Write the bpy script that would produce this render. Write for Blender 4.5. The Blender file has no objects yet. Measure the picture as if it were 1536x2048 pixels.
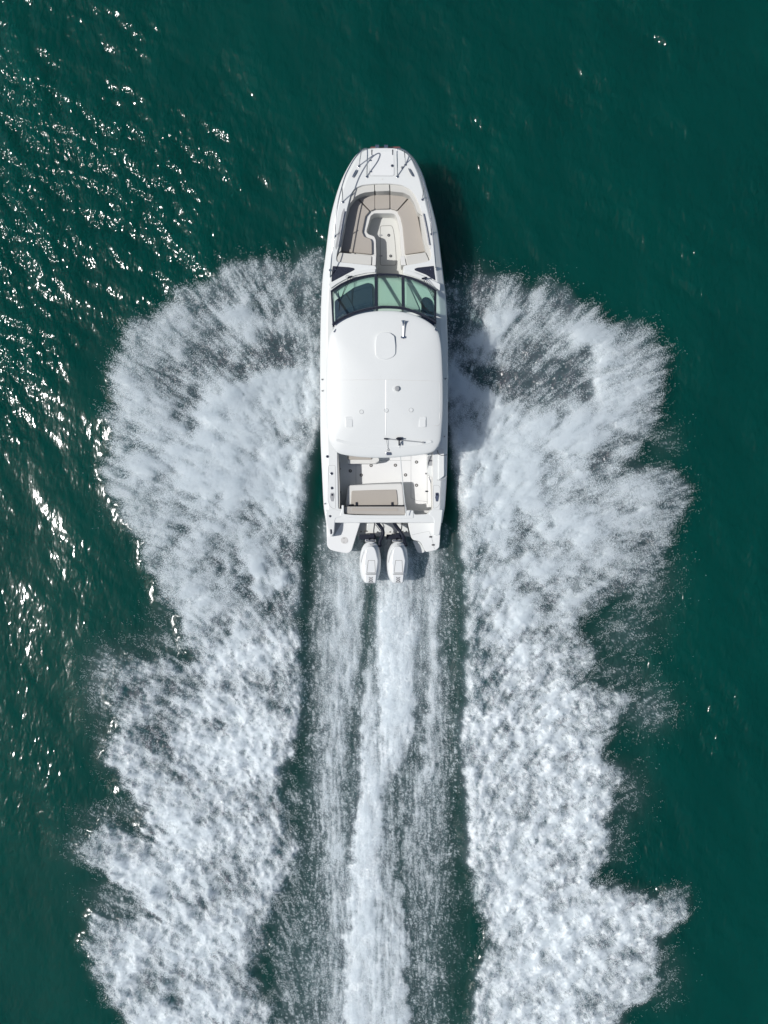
import bpy, bmesh, math, random
from mathutils import Vector
import numpy as np
random.seed(3)
sc = bpy.context.scene
# ---------------- camera, sky, sun, exposure ----------------
cd = bpy.data.cameras.new("camera"); cam = bpy.data.objects.new("camera", cd); sc.collection.objects.link(cam)
cam.location = (0, 0, 25.0); cam.rotation_euler = (0, 0, 0)
cd.sensor_fit = 'VERTICAL'; cd.sensor_height = 24.0; cd.lens = 2000 / 2048 * 24.0
cd.clip_start = 0.1; cd.clip_end = 6000
sc.camera = cam
SUNV = Vector((-0.70, -0.10, 1.0)).normalized()
world = bpy.data.worlds.new("World"); sc.world = world; world.use_nodes = True
wt = world.node_tree; wt.nodes.clear()
sky = wt.nodes.new('ShaderNodeTexSky'); sky.sky_type = 'NISHITA'; sky.sun_disc = False
sky.sun_elevation = math.asin(SUNV.z); sky.sun_rotation = math.atan2(SUNV.x, SUNV.y)
sky.air_density = 1.0; sky.dust_density = 1.8; sky.ozone_density = 1.0
bgn = wt.nodes.new('ShaderNodeBackground'); bgn.inputs[1].default_value = 0.074
wo = wt.nodes.new('ShaderNodeOutputWorld'); wt.links.new(sky.outputs[0], bgn.inputs[0]); wt.links.new(bgn.outputs[0], wo.inputs[0])
sl = bpy.data.lights.new("sun", 'SUN'); sl.energy = 3.65; sl.angle = math.radians(0.53); sl.color = (1.0, 0.975, 0.94)
so = bpy.data.objects.new("sun", sl); sc.collection.objects.link(so)
so.rotation_euler = SUNV.to_track_quat('Z', 'Y').to_euler(); so.location = (-20, -4, 30)
sc.view_settings.view_transform = 'Standard'; sc.view_settings.look = 'None'
sc.view_settings.exposure = 0.0; sc.view_settings.gamma = 1.0
sc.cycles.max_bounces = 8; sc.cycles.diffuse_bounces = 7; sc.cycles.glossy_bounces = 4
sc.cycles.transparent_max_bounces = 12; sc.cycles.transmission_bounces = 6
sc.cycles.sample_clamp_indirect = 6.0; sc.cycles.caustics_reflective = False; sc.cycles.caustics_refractive = False
sc.cycles.use_denoising = True

# ---- FOAM MAP (plain numpy) : fields on the water sheet, in metres, from hand-placed shapes ----
import numpy as np
F, H = 2000.0, 25.0            # focal length in 1536x2048 frame units, camera height (m)
STEP = 0.03
X0, X1, Y0, Y1 = -10.8, 10.8, -13.8, 13.8
gx = np.arange(X0, X1 + 1e-6, STEP); gy = np.arange(Y1, Y0 - 1e-6, -STEP)   # row 0 = far (bow) side
NX, NY = len(gx), len(gy)
K = F / (H - 0.25)             # frame units per metre near the water
PX = (768 + gx * K)[None, :].repeat(NY, 0); PY = (1024 - gy * K)[:, None].repeat(NX, 1)
UP = STEP * K                  # frame units per cell
rng = np.random.default_rng(7)
fyy = np.fft.fftfreq(NY)[:, None]; fxx = np.fft.rfftfreq(NX)[None, :]
def band(scale, beta=0.0, ax=1.0, ay=1.0, ang=0.0, width=1.0, seed=None):
    """gaussian noise with features about `scale` frame units across; ax/ay stretch it, ang turns it"""
    r = np.random.default_rng(seed) if seed is not None else rng
    w = np.fft.rfft2(r.standard_normal((NY, NX)))
    c, s = np.cos(ang), np.sin(ang)
    u = (fxx * c + fyy * s) * ax; v = (-fxx * s + fyy * c) * ay
    f = np.sqrt(u * u + v * v) * scale / UP
    g = np.exp(-(f * 1.2) ** 2) * (f > 0)
    if beta: g = (f + 1e-3) ** (-beta) * np.exp(-(f * .35) ** 2) * (1 - np.exp(-(f * 3) ** 2)) * (f > 0)
    o = np.fft.irfft2(w * g, s=(NY, NX)); return o / o.std()
def fbm(beta, lo, hi, ax=1.0, ay=1.0, seed=None):
    """many sizes at once, from lo to hi frame units, amplitude falling as frequency ** -beta"""
    r = np.random.default_rng(seed) if seed is not None else rng
    w = np.fft.rfft2(r.standard_normal((NY, NX))); f = np.sqrt((fxx * ax) ** 2 + (fyy * ay) ** 2) / UP + 1e-9
    g = f ** (-beta) * np.exp(-(f * lo * .8) ** 2) * (1 - np.exp(-(f * hi) ** 2)); w = w * g; w[0, 0] = 0
    o = np.fft.irfft2(w, s=(NY, NX)); return o / o.std()
def curve(pts, wd, a):
    d = np.full((NY, NX), 1e9)
    for (xa, ya), (xb, yb) in zip(pts[:-1], pts[1:]):
        vx, vy = xb - xa, yb - ya; t = np.clip(((PX - xa) * vx + (PY - ya) * vy) / (vx * vx + vy * vy), 0, 1)
        d = np.minimum(d, np.hypot(PX - xa - t * vx, PY - ya - t * vy))
    return a * np.exp(-(d / wd) ** 2)
def blur(a, px):
    g = np.exp(-2 * (np.pi * px / UP) ** 2 * (fxx ** 2 + fyy ** 2)); return np.fft.irfft2(np.fft.rfft2(a) * g, s=(NY, NX))
def cdf(n): return 0.5 * (1 + np.tanh(n * 0.7979 * (1 + 0.044715 * n * n)))
def ss(a, b, x): t = np.clip((x - a) / (b - a), 0, 1); return t * t * (3 - 2 * t)
def samp(a, x, y):             # bilinear, x,y in cells
    x = np.clip(x, 0, NX - 1.001); y = np.clip(y, 0, NY - 1.001); i = x.astype(np.int32); j = y.astype(np.int32)
    u = (x - i).astype(np.float32); v = (y - j).astype(np.float32)
    return (a[j, i] * (1 - u) + a[j, i + 1] * u) * (1 - v) + (a[j + 1, i] * (1 - u) + a[j + 1, i + 1] * u) * v
def poly(pts, wx, wy):         # even-odd test at warped coordinates
    m = np.zeros((NY, NX), bool); n = len(pts)
    for k in range(n):
        (xa, ya), (xb, yb) = pts[k], pts[(k + 1) % n]
        if ya == yb: continue
        c = ((wy >= min(ya, yb)) & (wy < max(ya, yb)))
        xs = xa + (wy - ya) * (xb - xa) / (yb - ya)
        m ^= c & (wx < xs)
    return m.astype(np.float64)
def blob(cx, cy, rx, ry, a, ang=0.0):
    c, s = np.cos(np.radians(ang)), np.sin(np.radians(ang)); dx, dy = PX - cx, PY - cy
    return a * np.exp(-(((dx * c + dy * s) / rx) ** 2 + ((-dx * s + dy * c) / ry) ** 2) * 0.9)
LEFT = [(650,500),(600,520),(545,527),(510,522),(478,518),(455,528),(448,548),(415,565),(385,580),(365,572),(345,566),(338,590),(345,605),(325,622),(300,630),(262,628),(248,640),(250,655),(236,680),(240,700),(222,712),(215,745),(222,790),(216,830),(226,870),(230,900),(203,935),(215,985),(240,1020),(262,1070),(292,1130),(320,1165),(318,1195),(345,1215),(365,1245),(372,1290),(400,1335),(330,1322),(226,1310),(232,1345),(215,1375),(225,1420),(240,1455),(225,1490),(205,1530),(225,1548),(235,1590),(270,1615),(300,1650),(335,1700),(290,1675),(225,1655),(160,1672),(155,1700),(175,1730),(215,1745),(235,1775),(275,1810),(320,1850),(240,1838),(165,1842),(178,1890),(188,1950),(205,2000),(240,2030),(235,2160),(560,2160),(540,2048),(525,1960),(528,1900),(545,1820),(580,1760),(600,1700),(575,1640),(560,1570),(585,1500),(600,1440),(606,1390),(597,1300),(602,1200),(598,1130),(605,1050),(612,960),(625,885),(634,850),(650,800)]
RIGHT = [(885,570),(905,548),(945,555),(985,552),(1012,545),(1040,566),(1066,582),(1095,572),(1115,557),(1132,575),(1148,612),(1185,618),(1206,640),(1240,655),(1272,650),(1290,672),(1318,684),(1337,698),(1325,735),(1322,780),(1325,820),(1308,850),(1290,880),(1255,905),(1235,935),(1290,925),(1345,938),(1378,960),(1382,1000),(1350,1045),(1332,1085),(1318,1130),(1290,1165),(1240,1185),(1205,1215),(1170,1240),(1150,1275),(1195,1288),(1212,1305),(1195,1325),(1160,1345),(1150,1372),(1210,1378),(1262,1390),(1276,1412),(1245,1445),(1225,1480),(1205,1515),(1255,1550),(1232,1590),(1225,1630),(1215,1700),(1195,1735),(1180,1772),(1225,1785),(1300,1800),(1378,1786),(1362,1830),(1345,1860),(1325,1895),(1318,1925),(1325,1950),(1310,1985),(1270,2015),(1245,2040),(1235,2160),(940,2160),(945,2048),(965,1960),(985,1890),(958,1830),(945,1745),(935,1660),(930,1560),(920,1490),(935,1410),(932,1300),(935,1200),(925,1120),(917,1040),(912,960),(903,860),(885,780)]
SHL = [(650,738),(580,742),(520,755),(470,775),(440,795),(412,822),(405,850),(360,880),(340,930),(400,1010),(650,1010)]
SHR = [(885,736),(930,758),(980,785),(1015,812),(1050,838),(1085,848),(1125,842),(1170,880),(1180,960),(1080,1010),(885,1010)]
BL = [(600,600,50,50,-.12),(538,708,55,26,-.34,20),(440,727,65,30,-.34,10),(375,808,38,48,-.36,-20),(408,626,34,30,-.2),(473,594,40,36,-.12),(603,561,34,26,-.22),(603,850,22,60,-.25),(580,690,40,30,-.2),
 (640,545,40,30,-.25),(350,700,50,30,-.1),(400,660,40,20,-.12),(457,822,75,36,.2,-20),(424,880,90,50,.25),(489,630,12,44,.2,10),(262,773,34,70,.22),(252,660,26,20,.05),(330,600,40,20,-.05),(505,935,80,50,.22),(391,935,60,40,.12),(270,905,28,22,-.2),(250,960,20,30,-.12),
 (330,1010,60,30,-.15,25),(428,1082,55,18,-.25,20),(546,1210,45,18,-.5,15),(500,1190,40,18,-.2),(485,1125,20,16,-.14),(560,1413,32,13,-.5,10),(268,1403,60,45,-.38),(309,1454,55,30,-.34),(350,1500,60,16,-.25,20),(428,1376,50,14,-.18,20),(505,1118,20,18,.3),(410,1050,30,40,.1),
 (373,1558,60,15,-.3,25),(424,1605,40,12,-.2),(549,1676,26,14,-.2),(530,1789,34,16,-.42),(530,1883,38,15,-.42),(541,1918,30,14,-.42),(498,1969,45,22,-.42),(480,1890,60,60,-.16),(217,1949,16,34,-.2),(373,1800,40,14,-.18),(300,1740,50,30,.1),(480,1480,60,40,.1),(420,1280,40,30,.08),(560,2010,60,40,-.15),
 (450,1990,70,40,-.06),(250,1700,50,20,-.16),(590,1340,12,40,-.15)]
BR = [(1100,750,62,34,-.42,15),(1015,761,50,22,-.38),(1083,808,48,24,-.4,25),(965,741,34,15,-.34),(1050,700,30,20,-.15),(918,612,28,44,-.38),(1100,632,36,26,-.22),(1180,700,30,20,-.1),(930,575,26,24,-.2),(1100,954,55,28,-.28),(1262,930,60,24,-.5,-30),(1200,915,60,20,-.34,-30),(1160,1000,50,14,-.2,-25),(1306,768,14,30,-.14),(1270,878,26,22,-.24),
 (1252,785,26,60,.3,35),(1000,920,24,60,.3),(1218,717,40,30,.1),(1050,850,50,24,.14,25),(1180,845,60,26,.25,-35),(1015,1000,30,40,.2),(975,690,50,14,.1,30),(1020,600,16,40,.14,20),(1330,1010,26,30,-.18),(1250,1180,60,26,-.45,-20),(1205,1220,40,16,-.25),(1185,1288,36,11,-.5),(1185,1352,55,17,-.5),(1286,1090,26,34,-.34),(1225,1010,40,14,-.15,-30),
 (1117,1109,17,15,-.3),(948,1058,20,44,-.22),(981,1100,14,14,-.2),(981,1315,20,14,-.3),(981,1362,16,18,-.32),(1012,1457,14,12,-.42),(1083,1335,26,24,-.22),(1046,1125,22,18,.3),(1150,1048,50,26,.22),(1042,1217,30,26,.22),(1185,1129,20,14,.12),(1051,1633,18,14,-.22),(1027,1703,8,20,-.34),(1094,1770,22,8,-.34),(1008,1941,18,14,-.3),
 (990,1900,20,14,-.25),(1235,2000,24,18,-.22),(1180,1805,30,14,-.24),(973,1551,12,30,.2),(1004,1703,16,30,.22),(1043,1656,14,12,.15),(1200,1460,30,20,-.1),(1140,1160,40,14,-.12),(1220,1085,20,16,-.15)]
MIST = [(625,512,34,16,.22),(205,1370,34,60,.26),(235,1330,40,20,.2),(345,1288,70,22,.2),(1290,1160,50,60,.24),(1250,1270,60,40,.16),(1230,1350,60,20,.15),(1300,1420,44,40,.22),(1260,1590,34,50,.15),(1240,1690,20,40,.12),(1330,1960,34,50,.12),(220,1800,44,30,.2),(150,1700,22,26,.2),
 (290,1625,60,20,.28),(310,1660,40,14,.2),(290,1825,70,16,.28),(935,540,34,22,.14),(190,1640,40,20,.14),(205,1500,20,40,.15),(225,1900,26,60,.12),(1330,880,30,30,.12),(560,1640,40,30,.2),(590,1600,20,14,.3),(222,960,20,60,.14),(330,1230,34,30,.12),(570,1540,30,40,.1)]
ROWS = [
 (1000,[612,640,655,680,712,730,736,740,745,750,758,812,828,860,866,874,893,905],[0,.15,.2,.3,.3,.3,.3,.3,.3,.3,.3,.3,.3,.3,.3,.2,.1,.02]),
 (1060,[618,640,655,680,712,730,736,740,745,750,758,812,828,860,866,874,893,905],[0,.25,.4,.5,.5,.5,.5,.5,.5,.5,.6,.6,.45,.4,.6,.35,.3,.1]),
 (1180,[606,624,645,680,722,730,736,740,745,752,758,812,825,860,867,878,900,930],[.04,.24,.45,.58,.64,.16,.12,.12,.12,.16,.78,.78,.55,.5,.74,.35,.25,.12]),
 (1300,[596,618,642,675,716,728,733,738,744,750,758,822,832,858,868,880,912,935],[.10,.28,.48,.58,.62,.2,.2,.3,.3,.16,.82,.9,.5,.42,.82,.3,.18,.08]),
 (1400,[600,620,646,675,706,712,724,730,750,757,765,822,832,856,864,884,905,930],[.22,.30,.5,.56,.5,.28,.28,.68,.68,.36,.88,.92,.4,.4,.76,.5,.25,.1]),
 (1500,[600,615,643,665,690,700,716,726,748,760,768,815,826,845,858,885,905,925],[.18,.26,.5,.62,.5,.26,.35,.82,.78,.65,.95,.82,.35,.35,.7,.45,.28,.1]),
 (1600,[590,620,645,660,680,692,712,720,745,755,760,768,785,820,840,870,900,925],[.16,.28,.5,.62,.5,.32,.42,.88,.95,.97,.95,.48,.38,.5,.56,.48,.28,.08]),
 (1700,[570,615,640,668,688,695,710,717,740,752,760,768,792,800,812,870,905,930],[.3,.28,.36,.6,.6,.38,.42,.9,.97,.95,.85,.46,.5,.16,.48,.44,.24,.08]),
 (1800,[560,610,640,668,690,698,704,710,740,752,758,768,803,809,820,870,905,940],[.32,.26,.38,.58,.6,.5,.62,.9,.95,.85,.7,.52,.62,.12,.46,.4,.22,.04]),
 (1900,[560,600,640,665,680,686,690,697,735,750,758,770,808,815,826,865,900,950],[.32,.3,.38,.5,.52,.56,.75,.92,.85,.76,.7,.72,.75,.14,.4,.36,.18,.02]),
 (2160,[560,600,640,665,680,688,692,697,728,750,758,770,812,826,838,870,900,950],[.4,.38,.42,.5,.52,.56,.8,.94,.82,.74,.72,.72,.76,.14,.36,.28,.1,.01])]
def make_fields():
    w1, w2 = band(30), band(30); w3, w4 = band(9), band(9)
    spiky = 1.0 + 0.0 * PX
    wx = PX + w1 * 6 + w3 * 3.2; wy = PY + w2 * 6 + w4 * 3.2
    inl = np.where((PX > 585) & (PX < 950), .35, 1.0); wx = PX + (w1 * 7 + w3 * 5) * inl
    def soft(m, lo, hi):       # crisp near the hull-side edge, soft outside
        return m
    # flow: outward and slightly ahead on the wings, straight back in the wake
    sg = np.where(PX < 768, -1.0, 1.0); src = np.maximum(830, PY + 170)
    fx = np.where(PX < 768, PX - 640, PX - 895); fx = np.where(fx * sg < 30, sg * 30, fx); fy = PY - src
    n = np.hypot(fx, fy) + 1e-6; fx, fy = fx / n, fy / n
    steep = ss(1150, 1250, PY) * 0
    c = blur(((PX > 612) & (PX < 928) & (PY > 800)).astype(float), 14)
    fx = fx * (1 - c) + 0.05 * c * w1; fy = fy * (1 - c) + 1.0 * c
    # water peeling off: on both sides the trails lean a little more along the hull
    n = np.hypot(fx, fy) + 1e-6; fx, fy = (fx / n).astype(np.float32), (fy / n).astype(np.float32)
    def lic(src_n, L):
        a = src_n.astype(np.float32); acc = a.copy(); jj, ii = np.mgrid[0:NY, 0:NX].astype(np.float32)
        for s in (1, -1):
            x, y = ii.copy(), jj.copy()
            for k in range(L):
                vx = samp(fx, x, y); vy = samp(fy, x, y); x += s * vx; y += s * vy
                acc += samp(a, x, y)
        return acc / acc.std()
    streak_x = lic(band(15.0), 26); streak_x = (streak_x - streak_x.mean()) / streak_x.std()
    streak = lic(band(3.0), 5); streak -= streak.mean()
    streak_l = lic(band(7.0), 12); streak_l -= streak_l.mean(); streak /= streak.std(); streak_l /= streak_l.std()
    mL = poly(LEFT, wx, wy); mR = poly(RIGHT, wx, wy)
    out = ss(0, 140, np.where(PX < 768, 640 - PX, PX - 895))
    low = ss(1200, 1500, PY)
    out0 = out * 0
    def edge(m):               # fringes drawn out into fingers along the flow
        q = .65 * blur(m, 4) + .35 * blur(m, 11)
        fing = ss(.12, .85, q + (.20 * streak_x + .13 * streak_l + .08 * streak) * ss(.0, .3, q) * (1 - ss(.8, 1, q)))
        return blur(m, 3.0) * (1 - out) + fing * out
    eL, eR = edge(mL), edge(mR)
    shl = blur(poly(SHL, PX + w1 * 5 + w3 * 3, PY + w2 * 5 + w4 * 3), 3.5); shr = blur(poly(SHR, PX + w1 * 5 + w3 * 3, PY + w2 * 5 + w4 * 3), 3.5)
    dl = 0.64 + .19 * low + sum(blob(*b) for b in BL) + shl * .25 - .09 * (1 - shl) * (1 - ss(800, 900, PY))
    dr = 0.64 + .21 * low + sum(blob(*b) for b in BR) + shr * .25 - .09 * (1 - shr) * (1 - ss(800, 900, PY))
    veil = fbm(1.35, 22, 200); dl += .145 * veil; dr += .145 * veil
    dl += curve([(648,736),(580,744),(520,757),(470,777),(432,800),(408,830),(400,866)], 9, .16) + curve([(452,540),(478,600),(492,650),(540,700)], 10, .12) + curve([(345,600),(275,650),(238,720),(228,790),(240,870),(285,960)], 18, .13) + curve([(590,540),(570,580),(590,640)], 9, .12)
    dr += curve([(890,738),(930,760),(980,786),(1018,814),(1054,842),(1090,858)], 9, .16) + curve([(890,684),(922,674),(958,642),(992,600),(1015,560)], 10, .14) + curve([(1040,610),(1060,690),(1130,760)], 12, .08) + curve([(1150,650),(1230,680),(1300,705),(1290,760),(1235,830),(1160,900)], 20, .13)
    inL = .50 + .50 * ss(.30, .98, blur(mL, 42)); inR = .50 + .50 * ss(.30, .98, blur(mR, 42))
    inL = np.where(PX > 520, np.maximum(inL, ss(520, 600, PX)), inL); inR = np.where(PX < 1010, np.maximum(inR, 1 - ss(930, 1010, PX)), inR)
    dl = dl * inL + .10 * low * (1 - inL); dr = dr * inR + .10 * low * (1 - inR)
    wing = np.clip(dl, .06, 1) * eL + np.clip(dr, .1, 1) * eR
    mist = sum(blob(*b) for b in MIST)
    # wake between the two waves: knots that drift with distance behind the boat
    ys = np.array([r[0] for r in ROWS], float); kx = np.array([r[1] for r in ROWS], float); kd = np.array([r[2] for r in ROWS], float)
    cen = np.zeros_like(PX); wobble = (w1 * 3.5 + w3 * 1.6) * ss(1150, 1500, PY) + w3 * 1.0
    wv = band(60, ax=1, ay=.3, seed=5) * 4 * ss(1300, 1700, PY)
    for j in range(NY):
        y = PY[j, 0]
        if y < 1000: continue
        kxx = [np.interp(y, ys, kx[:, i]) for i in range(kx.shape[1])]; kdd = [np.interp(y, ys, kd[:, i]) for i in range(kd.shape[1])]
        cen[j] = np.interp(PX[j] + wobble[j] + wv[j], [kxx[0] - 30] + kxx + [kxx[-1] + 15], [0] + kdd + [0])
    cen *= ss(1000, 1060, PY)
    cen = np.where(cen < .75, cen * (.80 + .27 * cen), cen)
    inside = np.clip(blur(((PX > 600) & (PX < 935)).astype(float), 8), 0, 1)
    low2 = ss(1620, 1760, PY)
    cen *= np.clip(inside + low2 * (PX > 520) * (PX < 960), 0, 1)
    tot = np.maximum(wing, cen); tot = np.maximum(tot, np.clip(mist * 1.25, 0, .36) * (1 - .0 * wing))
    lump = band(16, beta=1.1); fine = band(2.6); cell = band(9); med = band(34, beta=1.0)
    ridg = 1 - np.abs(band(11)) ; ridg = (ridg - ridg.mean()) / ridg.std()
    ridg2 = 1 - np.abs(band(5.5)); ridg2 = (ridg2 - ridg2.mean()) / ridg2.std()
    air = (1 - ss(1050, 1350, PY)) * (1 - c)          # airborne sheets ahead, churned foam behind
    big = band(60, beta=1.2); fb_ = fbm(1.15, 4, 60); ff_ = fbm(.55, 2.4, 30)
    fl_ = lic(fbm(.95, 3, 44), 4); fl_ = (fl_ - fl_.mean()) / fl_.std(); fb_ = .55 * fb_ + .60 * fl_; fb_ /= fb_.std()
    tex = air * (.22 * streak + .24 * streak_l + .15 * streak_x + .55 * med + .65 * fb_ + .45 * big) + (1 - air) * ((1 - c) * (.42 * streak + .28 * streak_l + .45 * fb_ + .55 * ff_ + .30 * ridg2 + .40 * fine) + c * (.60 * streak + .45 * streak_l + .30 * ridg2 + .35 * cell + .45 * med + .3 * fine))
    amp = 0.105 + .035 * (1 - air) * (1 - c)
    d = np.minimum(tot, .70 + .7 * (tot - .70)) + amp * tex * ss(0.02, .35, tot) * (1 - .35 * c * ss(.7, .95, tot))
    foam = np.clip(.5 * ss(0.08, .92, d) + .5 * np.clip((d - .08) / .85, 0, 1.12), 0, 1.1) * (tot > .01)
    pw = 1.75 - .5 * c * (1 - ss(1300, 1550, PY)); foam = np.where(foam < 1, foam ** pw, foam)
    s = np.clip(.55 * air + .14 * (1 - c) * (1 - air) + .6 * c * (1 - ss(1250, 1500, PY)) + .2 * c, 0, .7)
    foam = foam * (1 - s) + s * blur(foam, 4.5)
    # sparse bright specks where little water is in the air
    sp = (band(3.2) * .7 + fine * .5 + .35 * streak)
    foam = np.maximum(foam, ss(1.2, 2.2, sp + 2.0 * tot) * ss(.02, .25, tot) * .55)
    return dict(fbm=fb_, fine=fine, tex=tex, foam=foam, tot=tot, air=air, c=c, wing=wing, eL=eL, eR=eR, lump=lump, med=med, streak=streak, streak_l=streak_l, ridg=ridg, cell=cell, fx=fx, fy=fy, out=out)
# ---- END FOAM MAP ----
# ---------------- materials helpers ----------------
def newmat(name):
    m = bpy.data.materials.new(name); m.use_nodes = True; nt = m.node_tree; nt.nodes.clear()
    out = nt.nodes.new('ShaderNodeOutputMaterial'); return m, nt, out
def N(nt, t, **kw):
    n = nt.nodes.new(t)
    for k, v in kw.items(): setattr(n, k, v)
    return n
def inp(n, name, v): n.inputs[name].default_value = v
def L(nt, a, b): nt.links.new(a, b)
def mathn(nt, op, a, b=None, c=None, clamp=False):
    n = N(nt, 'ShaderNodeMath', operation=op, use_clamp=clamp)
    for i, v in enumerate((a, b, c)):
        if v is None: continue
        if isinstance(v, (int, float)): n.inputs[i].default_value = v
        else: L(nt, v, n.inputs[i])
    return n.outputs[0]
def mixc(nt, f, a, b):
    n = N(nt, 'ShaderNodeMix', data_type='RGBA')
    for s, v in ((n.inputs[0], f), (n.inputs[6], a), (n.inputs[7], b)):
        if isinstance(v, (int, float)): s.default_value = v
        elif isinstance(v, tuple): s.default_value = (*v, 1)
        else: L(nt, v, s)
    return n.outputs[2]

# ---------------- the sea ----------------
FD = make_fields()
foam = FD['foam']; tot = FD['tot']; cfield = FD['c']; air = FD['air']
def ocean(seed, lo, hi, wind, spread, slope):
    """band of wind waves: wavelengths lo..hi metres, running along `wind` (radians), rms slope given; returns height"""
    r = np.random.default_rng(seed); w = np.fft.rfft2(r.standard_normal((NY, NX)))
    kx = fxx / STEP; ky = -fyy / STEP; k = np.sqrt(kx * kx + ky * ky) + 1e-9
    th = np.arctan2(ky, kx) - wind
    g = k ** -2.4 * np.exp(-(k * lo) ** 4 * .5) * np.exp(-(1 / (k * hi)) ** 4) * (np.abs(np.cos(th)) ** spread + .06)
    w = w * g; w[0, 0] = 0
    h = np.fft.irfft2(w, s=(NY, NX)); gyv, gxv = np.gradient(h, STEP)
    return h * slope / math.sqrt((gxv ** 2 + gyv ** 2).mean())
swell = ocean(11, 0.6, 4.0, math.radians(25), 2, 0.085)
chop = ocean(12, 0.16, 1.1, math.radians(40), 1.6, 0.17)
# wind ripples are stronger on the upper left, the water to the right and lower left lies calmer
gust = np.clip(1.08 * np.exp(-((PX + 40) / 470) ** 2) * .82 * (1 - .90 * ss(400, 1050, PY)) + .45 * np.exp(-((PX - 60) / 340) ** 2 - ((PY - 380) / 340) ** 2) + .13 + .34 * ss(150, 800, PX), 0, 1.75)
gust = np.clip(gust * (1 + .35 * blur(band(150, seed=21), 30)), .15, 1.9)
Z = swell * (.35 + .65 * np.clip(gust, 0, 1)) + chop * gust * (1 - .6 * np.clip(tot, 0, 1))
# foam piles up: body of the wing waves, crest along the inner edge, lumps, trough beside the hull
body = blur(np.clip(tot, 0, 1), 14); lum = FD['lump']; med = FD['med']
wing = np.clip(FD['eL'] + FD['eR'], 0, 1); wb = blur(wing, 10)
inner = np.exp(-((np.where(PX < 768, 640 - PX, PX - 900) - 5) / 55.0) ** 2) * ss(800, 950, PY)
lowp = ss(950, 1350, PY)
pile = wb * (.16 + .22 * inner + .06 * med * (.4 + .6 * lowp)) + wb * lum * .014 * (.5 + .5 * lowp) * 0 + wb * FD['fbm'] * .017 * (.4 + .6 * lowp)
fl = blur(foam, 3.0)
pile += (fl - blur(foam, 14)) * .05 * wb
cen = np.clip(cfield, 0, 1) * ss(1060, 1200, PY)
pile += cen * (.10 * blur(np.clip(tot, 0, 1), 16) - .05 + .006 * FD['streak_l']) * (1 - wb)
Z = Z * (1 - .5 * wb) + pile
win = np.minimum(ss(0, 1.0, gx - X0)[None, :], ss(0, 1.0, X1 - gx)[None, :]) * np.minimum(ss(0, 1.0, Y1 - gy)[:, None], ss(0, 1.0, gy - Y0)[:, None])
Z = Z * win; 
def extend(a, sgn):
    o = []; d = STEP; p = a
    while abs(p) < 3500: d *= 1.35; p += sgn * d; o.append(p)
    return np.array(o)
xs = np.concatenate([extend(X0, -1)[::-1], gx, extend(X1, 1)]); ysr = np.concatenate([extend(Y1, 1)[::-1], gy, extend(Y0, -1)])
ox = len(extend(X0, -1)); oy = len(extend(Y1, 1)); MX, MY = len(xs), len(ysr)
def full(a, mode='zero'):
    if mode == 'zero': return np.pad(a, ((oy, MY - oy - NY), (ox, MX - ox - NX)))
    return np.pad(a, ((oy, MY - oy - NY), (ox, MX - ox - NX)), mode='edge')
def gridmesh(name, xs, ys, z):
    me = bpy.data.meshes.new(name); nx, ny = len(xs), len(ys)
    co = np.empty((ny, nx, 3), np.float32); co[..., 0] = xs[None, :]; co[..., 1] = ys[:, None]; co[..., 2] = z
    me.vertices.add(nx * ny); me.vertices.foreach_set('co', co.ravel())
    i = np.arange(ny - 1)[:, None] * nx + np.arange(nx - 1)[None, :]
    q = np.stack([i, i + nx, i + nx + 1, i + 1], -1).reshape(-1)
    me.loops.add(len(q)); me.loops.foreach_set('vertex_index', q.astype(np.int32)); nf = len(q) // 4
    me.polygons.add(nf); me.polygons.foreach_set('loop_start', np.arange(nf, dtype=np.int32) * 4)
    me.update(calc_edges=True); me.polygons.foreach_set('use_smooth', np.ones(nf, bool)); me.update()
    return me
def vattr(me, name, a):
    t = me.attributes.new(name, 'FLOAT', 'POINT'); t.data.foreach_set('value', a.astype(np.float32).ravel())
me = gridmesh("sea_water", xs, ysr, full(Z))
vattr(me, 'foam', full(foam)); vattr(me, 'gust', full(gust, 'edge')); vattr(me, 'wake', full(np.clip(blur(((PX > 590) & (PX < 945) & (PY > 560)).astype(float), 12) + blur(np.clip(tot * 2, 0, 1), 8), 0, 1))); vattr(me, 'murk', full(np.clip(np.maximum(blur(np.clip(tot, 0, 1), 10), .52 * wb * ss(.05, .3, wb)), 0, 1)))
water = bpy.data.objects.new("sea_water", me); sc.collection.objects.link(water); water['kind'] = 'structure'

m, nt, out = newmat("sea_water_with_foam")
tc = N(nt, 'ShaderNodeTexCoord'); at = N(nt, 'ShaderNodeAttribute', attribute_name='foam'); ag = N(nt, 'ShaderNodeAttribute', attribute_name='gust'); am = N(nt, 'ShaderNodeAttribute', attribute_name='murk')
def noise(vec, scale, detail=2, rough=.5, dist=0):
    n = N(nt, 'ShaderNodeTexNoise'); inp(n, 'Scale', scale); inp(n, 'Detail', detail); inp(n, 'Roughness', rough); inp(n, 'Distortion', dist); L(nt, vec, n.inputs['Vector']); return n.outputs['Fac']
def mapping(sx, sy, rot):
    n = N(nt, 'ShaderNodeMapping'); inp(n, 'Scale', (sx, sy, 1)); inp(n, 'Rotation', (0, 0, rot)); L(nt, tc.outputs['Object'], n.inputs['Vector']); return n.outputs[0]
rip = noise(mapping(1, .5, math.radians(-32)), 8.0, 1.5, .5, .3)
rip2 = noise(mapping(1, .5, math.radians(-35)), 15, 1, .5, .2)
bb = mathn(nt, 'ADD', mathn(nt, 'MULTIPLY', rip, .055), mathn(nt, 'MULTIPLY', rip2, .006))
calm = mathn(nt, 'MULTIPLY_ADD', am.outputs['Fac'], -.6, 1.0, clamp=True)
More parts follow.
